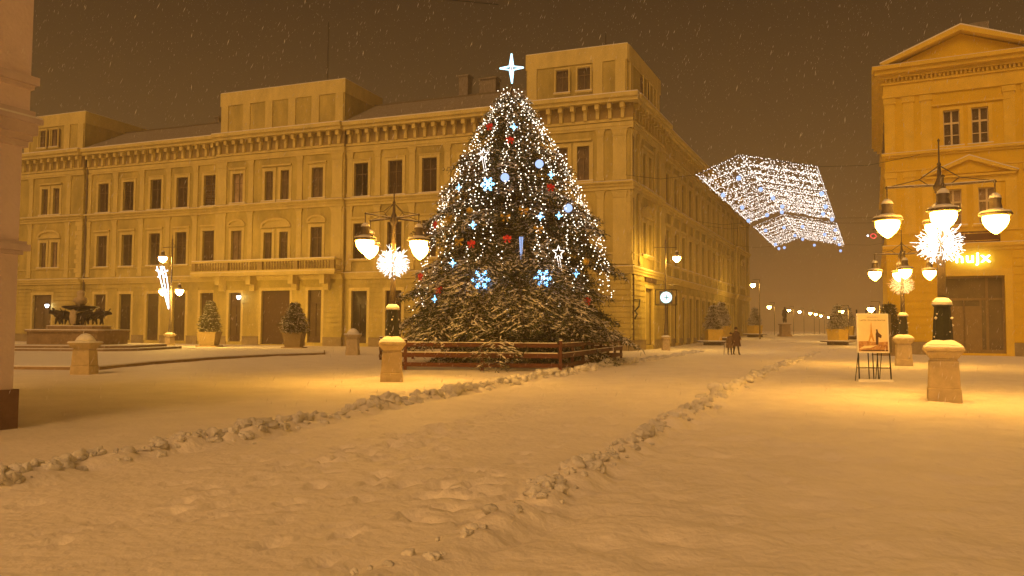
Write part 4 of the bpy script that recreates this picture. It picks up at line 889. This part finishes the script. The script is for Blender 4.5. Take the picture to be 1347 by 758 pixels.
def skin_body(name, joints, edges, parent, mat, sub=1):
    me = bpy.data.meshes.new(name); me.from_pydata([j[:3] for j in joints], edges, []); o = bpy.data.objects.new(name, me); COL.objects.link(o)
    sm = o.modifiers.new('skin','SKIN'); sl = me.skin_vertices[0].data if me.skin_vertices else None
    if sl is None:
        bm = bmesh.new(); bm.from_mesh(me); bm.verts.layers.skin.verify(); bm.to_mesh(me); bm.free(); sl = me.skin_vertices[0].data
    for i, j in enumerate(joints): r_ = j[3]; sl[i].radius = (r_, j[4] if len(j) > 4 else r_); sl[i].use_root = (i == 0)
    o.modifiers.new('sub','SUBSURF').levels = sub; o.modifiers['sub'].render_levels = sub
    bpy.context.view_layer.update()
    m2 = bpy.data.meshes.new_from_object(o.evaluated_get(bpy.context.evaluated_depsgraph_get())); bpy.data.objects.remove(o)
    m2.materials.clear(); m2.materials.append(M[mat])
    m2.polygons.foreach_set('use_smooth', [True]*len(m2.polygons))
    r = bpy.data.objects.new(name, m2); COL.objects.link(r); r.parent = parent; return r
def bull(x, y, rz, parent, sc=1.0):
    j = [(0,0,.62,.20),(.35,0,.66,.23),(-.38,0,.60,.19),(.62,0,.80,.16),(.82,0,.84,.12),(1.02,0,.74,.075),      # body, neck, head, muzzle
         (.42,.14,.36,.09),(.50,.14,.05,.05),(.42,-.14,.36,.09),(.36,-.14,.05,.05),
         (-.42,.13,.38,.11),(-.50,.13,.22,.06),(-.44,.13,.04,.05),(-.42,-.13,.38,.11),(-.54,-.13,.22,.06),(-.48,-.13,.04,.05),
         (-.58,0,.66,.03),(-.68,0,.34,.02),(.84,.16,.98,.03),(.92,.20,1.12,.015),(.84,-.16,.98,.03),(.92,-.20,1.12,.015)]
    e = [(0,1),(0,2),(1,3),(3,4),(4,5),(1,6),(6,7),(1,8),(8,9),(2,10),(10,11),(11,12),(2,13),(13,14),(14,15),(2,16),(16,17),(4,18),(18,19),(4,20),(20,21)]
    o = skin_body('bull', j, e, parent, 'bronze'); o.location = (x, y, 1.66); o.rotation_euler = (0,0,rz); o.scale = (sc,)*3; return o
b0 = bull(-.75,-.35,R_(180),fn)
for x, y, r_ in ((.75,-.35,0),(-.35,-.55,R_(200)),(.4,-.55,R_(-20)),(-.7,.5,R_(160)),(.7,.5,R_(20))):
    c = b0.copy(); COL.objects.link(c); c.parent = fn; c.location = (x,y,1.66); c.rotation_euler = (0,0,r_)
# kerb of the raised plaza round the fountain
kb = [(-23,29.5),(-15.24,29.22),(-15.3,34),(-14.6,40),(-13.2,44.5),(-11.2,47.6),(-12.6,53.5),(-22,57.5),(-42,60),(-42,29.6)]
pz_ = MB(); pz_.slab(kb, -.05, .10, 'fstone'); pz_.slab([(x+(.06 if x < -20 else -.06), y+(.06 if y < 40 else -.06)) for x, y in kb], .101, .14, 'snow'); tag(pz_.build('plaza'), kind='structure')

# ------------------------------------------------------------------ potted conifers
def potted(loc, label, kind='round', h=3.85, r=1.0, seed=1, snow=.3, ph=1.15, group='potted conifers'):
    t = thing('potted_conifer', loc, label, 'potted tree', group)
    p = MB()
    if kind == 'round': p.frustum(0,0,.0,.1,.85,.85,.8,.8,'fstone'); p.frustum(0,0,.1,ph,.58,.58,.74,.74,'terracotta'); p.frustum(0,0,ph,ph+.08,.79,.79,.79,.79,'terracotta')
    else:
        p.frustum(0,0,.25,ph+.2,.62,.62,.72,.72,'planter_y'); p.frustum(0,0,ph+.2,ph+.3,.77,.77,.77,.77,'planter_y')
        p.lathe([(1.0,.0),(1.0,.25),(1.6,.30),(1.65,.38),(1.0,.42)],'wood_dark',seg=12); p.lathe([(1.62,.385),(1.5,.46),(.9,.47)],'snow',seg=12); ph += .2
    p.build('planter', t)
    tr_ = empty('tree', (0,0,ph+.05)); tr_.parent = t
    hh = h-ph
    conifer(tr_, hh, [(0,r*.85),(.2*hh,r),(.5*hh,r*.70),(.8*hh,r*.32),(hh,.05)], 110, 16, 5, .12, .035, snow, seed, .08, 'needle2', .22, .27, .08, sp=.13, ts=.075, wh=.17, per=8)
    return t
p1 = potted((-24.9,65.3,0), 'slim potted conifer in front of the wall left of the balcony door', h=3.9, r=.80, seed=21, snow=.35)
p2 = potted((-17.1,62.3,0), 'potted conifer standing before the dark wooden portal', h=3.7, r=1.05, seed=22, snow=.6)
q1 = potted((19.75,77.5,gz(19.75,77.5)), 'snow-covered conifer in yellow square planter behind the two walkers', 'sq', 4.1, .82, 23, 2.4, 1.25, 'conifers in yellow street planters')
dup(q1, (23.3,88,gz(23.3,88)), 'conifer in yellow planter directly behind the snowiest one, close to the palace', 1.0, 1.12)
dup(q1, (32.4,105.5,gz(32.4,105.5)), 'darker conifer in yellow planter near the far end of the palace', 2.0)
q4 = dup(q1, (31.9,77.5,gz(31.9,77.5)), 'conifer in yellow planter left of the poster stand', .5)
dup(q1, (40.3,95,gz(40.3,95)), 'conifer in yellow planter partly hidden behind the one left of the poster stand', 2.6)
potted((24.9,52.2,0), 'dark slim conifer at the left corner of the yellow house', h=3.6, r=.75, seed=25, snow=.12)

# ------------------------------------------------------------------ statue down the street
sx, sy = 37.6, 109.0; sz = gz(sx, sy)
sta = thing('statue', (sx,sy,sz), 'dark statue of a standing figure on a pedestal far down the street', 'statue')
p = MB(); p.frustum(0,0,0,.3,.8,.8,.75,.75,'fstone'); p.frustum(0,0,.3,1.6,.6,.6,.55,.55,'fstone'); p.frustum(0,0,1.6,1.75,.7,.7,.7,.7,'fstone'); p.box(-.68,.68,-.68,.68,1.751,1.82,'snow'); p.build('pedestal', sta)
fig = skin_body('figure', [(0,0,2.7,.24),(0,0,3.2,.28),(0,0,3.55,.26),(0,0,3.75,.09),(0,0,3.95,.14),(0,0,4.08,.1),(.30,0,3.5,.10),(.5,-.1,3.15,.08),(.7,-.15,3.5,.06),(-.30,0,3.5,.10),(-.36,-.05,3.05,.08),(-.3,-.2,2.75,.06),(.14,0,2.3,.17),(.16,0,1.88,.12),(-.14,0,2.3,.17),(-.16,-.05,1.88,.12)],
    [(0,1),(1,2),(2,3),(3,4),(4,5),(2,6),(6,7),(7,8),(2,9),(9,10),(10,11),(0,12),(12,13),(0,14),(14,15)], sta, 'bronze')

# ------------------------------------------------------------------ people walking
M['coat'] = pmat('brown_coat', (.10, .055, .03), .9, .2, 6, .2, 30); M['coat2'] = pmat('pale_coat', (.17, .11, .06), .9, .2, 6, .2, 30)
M['cloth_dark'] = pmat('dark_cloth', (.05, .03, .02), .9, .2, 8); M['skin'] = pmat('skin', (.50, .32, .20), .6, .08, 8)
def person(loc, rz, label, coat, h=1.72, lean=0., hat=True, stride=.16, arm=0.25):
    t = thing('person', loc, label, 'person', None, rz); k = h/1.72
    x = lambda z: -lean*max(0, z-.9)       # forward is -y
    body = [(0,x(.92),.92,.15,.12),(0,x(1.15),1.15,.15,.11),(0,x(1.36),1.36,.17,.11),(0,x(1.47),1.47,.06),(0,x(1.54)-.01,1.54,.075),(0,x(1.63)-.015,1.63,.085),(0,x(1.70),1.70,.055),
            (.19,x(1.38),1.38,.06),(.23,x(1.1)-.03,1.10,.05),(.20,x(.95)-.14*(1+arm),.98,.04),(.19,x(.93)-.20*(1+arm),.95,.035),
            (-.19,x(1.38),1.38,.06),(-.23,x(1.1),1.10,.05),(-.21,x(.95)-.10,.88,.04),(-.20,x(.9)-.13,.82,.035),
            (.09,0,.82,.09),(.10,-stride*.5,.46,.065),(.10,-stride,.08,.045),(.10,-stride-.14,.04,.04),
            (-.09,0,.82,.09),(-.10,stride*.3,.46,.065),(-.10,stride,.09,.045),(-.10,stride-.13,.04,.04)]
    body = [tuple(a*k for a in b_) for b_ in body]
    e_ = [(0,1),(1,2),(2,3),(3,4),(4,5),(5,6),(2,7),(7,8),(8,9),(9,10),(2,11),(11,12),(12,13),(13,14),(0,15),(15,16),(16,17),(17,18),(0,19),(19,20),(20,21),(21,22)]
    bo = skin_body('body', body, e_, t, 'skin', 2); bo.data.materials.append(M['cloth_dark'])
    for p in bo.data.polygons: p.material_index = 1 if p.center.z < .8*k else 0
    for s_ in (-1,1):
        f_ = MB(); f_.octa((s_*.03*k,(x(1.63)-.10)*k,1.63*k),.012,'cloth_dark'); f_.build('eye', t)
    f_ = MB(); f_.frustum(0,(x(1.6)-.10)*k,1.575*k,1.62*k,.014,.022,.008,.008,'skin'); f_.build('nose', t)
    c = MB(); rings = [(.55,.30,.25),(.80,.27,.23),(1.0,.24,.20),(1.2,.23,.18),(1.38,.235,.16),(1.46,.13,.11),(1.50,.085,.085)]
    vs_ = []; fs = []; n = 16
    for z, a, b_ in rings:
        for i in range(n): th = 2*math.pi*i/n; w_ = 1+.05*math.sin(th*5+z*7)*(1.4-z); vs_.append((a*w_*math.cos(th)*k, (x(z)+b_*w_*math.sin(th))*k, z*k))
    for i in range(len(rings)-1):
        for q_ in range(n): fs.append((i*n+q_, i*n+(q_+1)%n, (i+1)*n+(q_+1)%n, (i+1)*n+q_))
    c.add(vs_, fs, coat)
    for s_, ar in ((1,arm),(-1,0)):
        c.tube([(s_*.18*k,x(1.40)*k,1.40*k),(s_*.235*k,(x(1.1)-.02)*k,1.10*k),(s_*.20*k,(x(.95)-(.14*(1+arm) if s_ > 0 else .10))*k,(.98 if s_ > 0 else .89)*k)],.08*k,coat,10,.06*k)
    c.build('coat', t, True)
    hh = MB(); hm = 'cloth_dark'; hh.lathe([(.105,1.60),(.108,1.66),(.095,1.73),(.05,1.775),(0,1.785)],hm,(0,0.02,0),12) if not lean else hh.lathe([(.105,1.60),(.108,1.66),(.095,1.73),(.05,1.775),(0,1.785)],hm,(0,x(1.66)+.02,0),12)
    for i in range(len(hh.v)): hh.v[i] = tuple(a*k for a in hh.v[i])
    hh.build('hat', t, True); return t
person((14.62,51.6,.0), R_(18), 'person in long brown coat and dark cap walking toward the square', 'coat', 1.78)
person((14.22,51.7,.0), R_(5), 'shorter stooped person in a paler coat walking with a cane', 'coat2', 1.45, .35, True, .1, .3)
cn = thing('walking_cane', (13.75,51.35,0), 'thin dark walking cane held by the stooped walker', 'cane'); c = MB(); c.tube([(.0,0,0),(.06,.03,.86),(.12,.06,.9)],.018,'cloth_dark',5); c.build('shaft', cn)

# ------------------------------------------------------------------ poster on its easel
M['p_sky'] = pmat('poster_sky', (.84, .70, .42), .6, .10, 2); M['p_white'] = pmat('poster_border', (.82, .78, .68), .6, .05)
M['p_red'] = pmat('poster_roofs', (.42, .13, .08), .6, .5, 7, col2=(.70,.42,.16)); M['p_dark'] = pmat('poster_dark', (.07, .035, .03), .6, .2); M['p_tower'] = pmat('poster_tower', (.62, .34, .08), .6, .2, 20)
ea = thing('easel', (11.39,24.9,0), 'dark metal rod easel standing in the snow carrying the poster', 'easel', rz=R_(-6))
for x in (-.46,-.16,-.02,.12,.50):
    c = MB(); c.tube([(x,0,0),(x*.96-.03,.14,2.28)],.022 if abs(x) > .3 else .018,'iron',6); c.build('rod', ea)
for x in (-.35,.28,.4): c = MB(); c.tube([(x,.75,0),(x*.9,.16,1.9)],.014,'iron',5); c.build('rod', ea)
c = MB(); c.tube([(-.47,.02,.45),(.50,.02,.45)],.018,'iron',5); c.tube([(-.36,.6,.42),(.4,.6,.42)],.014,'iron',5); c.build('crossbar', ea)
c = MB(); c.box(-.52,.54,-.1,.12,-.02,.07,'snow'); c.box(-.5,.52,-.06,.08,.07,.10,'snow'); c.build('snow_pile', ea)
po_ = thing('poster', (11.37,24.86,.92), 'framed poster of an iron tower and a person with a bag on the easel', 'poster', rz=R_(-6)); po_.rotation_euler = (R_(-3),0,R_(-6))
c = MB(); c.box(-.50,.46,0,.05,0,1.24,'p_white'); c.build('board', po_)
c = MB(); c.box(.463,.56,.06,.10,.02,1.22,'iron_grey'); c.build('back_board', po_)
c = MB(); c.box(-.46,.42,-.004,-.001,.05,1.20,'p_sky'); c.build('picture_sky', po_)
c = MB(); c.prism([(-.46,.05),(.42,.05),(.42,.36),(.1,.33),(-.2,.37),(-.46,.36)],-.008,-.005,'p_red'); c.prism([(-.46,.12),(-.1,.16),(.1,.24),(-.3,.22)],-.011,-.009,'p_sky'); c.prism([(-.40,.06),(.42,.06),(.42,.1),(-.40,.09)],-.014,-.0115,'p_dark'); c.build('picture_roofs', po_)
c = MB(); c.prism([(-.17,.36),(-.12,.36),(-.075,.5),(-.03,.36),(.02,.36),(-.04,.62),(-.06,.95),(-.075,.95),(-.10,.62)],-.012,-.009,'p_tower'); c.build('picture_tower', po_)
c = MB(); c.prism([(.06,.26),(.13,.26),(.14,.5),(.22,.46),(.24,.55),(.14,.64),(.13,.68),(.12,.74),(.07,.74),(.08,.66),(.06,.6)],-.016,-.013,'p_dark'); c.build('picture_figure', po_)
TX = Matrix(((1,0,0,0),(0,0,-1,0),(0,1,0,0),(0,0,0,1)))
text_obj('LAPTEL TE LA DISTANTREI', .066, 'p_dark', po_, Matrix.Translation((-.02,-.007,1.02)) @ TX, 'poster_title', .001)
text_obj('- INSTANTE DE LA -', .045, 'p_dark', po_, Matrix.Translation((-.02,-.007,1.12)) @ TX, 'poster_heading', .001)

# ------------------------------------------------------------------ light canopy over the street
HC = 11.4
def ray_h(px, py, z):   # point of the canopy plan, worked out once from the street's geometry
    d = Vector(((px-673.5)/FPX, -(py-379)/FPX, -1)); d = (cam.matrix_world.to_3x3() @ d); t = (z-1.6)/d.z; return Vector((0,0,1.6))+d*t
def net(P0, P1, Q0, Q1, rise, rows, cols, label, seed):
    """P0-P1 near edge, Q0-Q1 far edge; roof-like cross section with its ridge at 37 %"""
    t = thing('light_canopy', tuple(P0), label, 'light canopy', 'overhead light canopies')
    rs = np.random.default_rng(seed); L0 = np.array(P0)
    P0, P1, Q0, Q1 = [np.array(p) for p in (P0,P1,Q0,Q1)]
    def S_(a, b_): # a across 0..1, b along 0..1
        p = (P0*(1-a)[:,None]+P1*a[:,None])*(1-b_)[:,None] + (Q0*(1-a)[:,None]+Q1*a[:,None])*b_[:,None]
        h = np.where(a < .37, a/.37, (1-a)/.63); p[:,2] += rise*h; return p
    pts = []
    for i in range(cols):
        a = (i+rs.uniform(.2,.8,rows))/cols; b_ = rs.uniform(0,1,rows)
        p = S_(a, b_); p[:,2] -= .10*np.sin(b_*np.pi*9)**2 + rs.uniform(0,.20,rows); pts.append(p)
    P = np.concatenate(pts)-L0; V, F = bulbs_np(P, rs.uniform(.018,.040,len(P))); np_mesh('bulbs', V, F, 'netbulb', t)
    for a0_ in (0,.37,1):
        b_ = np.linspace(0,1,110); p = S_(np.full(110,a0_), b_) - L0; V, F = bulbs_np(p, .030); np_mesh('edge_string', V, F, 'netbulb', t)
    # carrying cross-strings are denser
    for b0_ in np.linspace(.0,1,9):
        a = np.linspace(0,1,62); p = S_(a, np.full(62,b0_)) - L0; p += rs.normal(0,.02,p.shape); V, F = bulbs_np(p, .038)
        if b0_ in (0,1) or True: np_mesh('cross_string', V, F, 'netbulb', t)
    c = MB()
    for b0_ in (0,1): q_ = S_(np.array([0,.37,1.]), np.full(3,b0_))-L0; c.tube([tuple(v) for v in q_],.03,'cable',5)
    for a0_ in (0,.37,1): q_ = S_(np.full(2,a0_), np.array([0,1.]))-L0; c.tube([tuple(v) for v in q_],.018,'cable',5)
    for b0_, w_ in ((0,-11),(1,-9)):
        q_ = S_(np.array([0,1.]), np.full(2,b0_))-L0; dv = (q_[1]-q_[0])/np.linalg.norm(q_[1]-q_[0])
        for a_, l_ in ((q_[0],-4.6),(q_[1],5.5)): e_ = a_+dv*l_; c.tube([tuple(a_), tuple((a_+e_)/2-(0,0,.12)), tuple(e_+(0,0,.3))],.012,'cable',4)
    c.build('cable', t)
    return S_
n0, n1 = ray_h(917,230,HC), ray_h(1075,219.5,HC); m0, m1 = ray_h(986,292.5,HC), ray_h(1098,287,HC); f0, f1 = ray_h(1019,324,HC), ray_h(1110,322,HC)
s1 = net(n0, n1, m0, m1, 1.05, 70, 44, 'nearer wide net of warm fairy lights stretched over the street', 1)
g0 = m0.lerp(f0,.15); g1 = m1.lerp(f1,.15)
s2 = net(g0, g1, f0, f1, 1.05, 44, 36, 'farther small net of warm fairy lights beyond the dark cable', 2)
pb = None
def ball_at(p, lb):
    global pb
    if pb is None:
        pb = thing('canopy_ball', tuple(p), lb, 'light ball', 'blue-white balls on the light canopy'); s = MB(); r_ = .17
        s.lathe([(.0,-r_)]+[(r_*math.cos(a),r_*math.sin(a)) for a in np.linspace(-1.2,1.2,5)]+[(0,r_)],'blueball',seg=8); s.build('ball', pb, True)
        s = MB(); s.tube([(0,0,.2),(0,0,.45)],.012,'cable',4); s.build('hook', pb)
    else: dup(pb, tuple(p), lb)
B1 = [(.06,.30),(.10,.60),(.04,.88),(.27,.18),(.36,.45),(.24,.93),(.42,.62),(.46,.80),(.40,.97),(.97,.35),(.96,.62),(.90,.82),(.98,.93)]
B2 = [(.10,.15),(.06,.8),(.30,.3),(.35,.75),(.42,.95),(.55,.25),(.8,.45),(.92,.55),(.97,.15),(.95,.85),(.12,1.1),(.55,1.2),(.93,1.25),(.05,1.05)]
names1 = ['at its near left edge','low on its left edge','at its left rear corner','below its near peak','in its middle, upper','left of its rear','in its middle, lower','just right of the lower middle','near the dark cable','at its right edge, highest','at its right edge, second','at its right edge, third','at its right rear corner']
names2 = ['at its front left','at its rear left edge','left of its ridge','at its ridge, lower','at the rear of its ridge','right of its ridge, front','on its right half','right of the right-half one','at its front right corner','at its right rear','hanging under its rear left','hanging alone under its middle','hanging alone under its right end','at its lowest left tip']
for (a, b_), nm in zip(B1, names1): p = s1(np.array([a]), np.array([b_]))[0]; p[2] -= .35; ball_at(p, 'blue-white ball of the nearer light net, '+nm)
for (a, b_), nm in zip(B2, names2): p = s2(np.array([a]), np.array([b_]))[0]; p[2] -= .35; ball_at(p, 'blue-white ball of the farther light net, '+nm)

# ------------------------------------------------------------------ falling snow
n = 24000; dist = 5.0+44*RNG.random(n)**.7; ax = RNG.uniform(-.72,.72,n); X = ax*dist; Yv = dist; Zs = RNG.uniform(0,1,n)*(1.6+dist*.47)+.15
Zs = np.maximum(Zs, .9+.3*RNG.random(n)); P = np.stack([X, Yv, Zs], -1); V, F = bulbs_np(P, RNG.uniform(.0012,.0028,n)*(1+.6*(RNG.random(n)<.04))); V = V.reshape(n,6,3)
tilt = RNG.normal(.25,.12,n); V[:,4,2] += .024; V[:,5,2] -= .024; V[:,4,0] += tilt*.03; V[:,5,0] -= tilt*.03
tag(np_mesh('falling_snow', V.reshape(-1,3), F, 'snow'), 'fine snowflakes falling through the whole square', 'snow', kind='stuff')

# ------------------------------------------------------------------ haze
hz = bpy.data.materials.new('haze'); hz.use_nodes = True; n_ = hz.node_tree.nodes; n_.clear()
o_ = n_.new('ShaderNodeOutputMaterial'); v_ = n_.new('ShaderNodeVolumePrincipled'); v_.inputs['Color'].default_value = (.95,.84,.66,1); v_.inputs['Density'].default_value = HAZE_D; v_.inputs['Anisotropy'].default_value = .2
hz.node_tree.links.new(v_.outputs[0], o_.inputs['Volume'])
h = MB(); h.box(-420,520,-70,720,-1.5,34,'haze') if False else None
h = MB(); h.box(-420,520,-70,720,-1.5,34,hz); tag(h.build('haze'), 'snowy air fading the far end of the street', 'haze', kind='stuff')
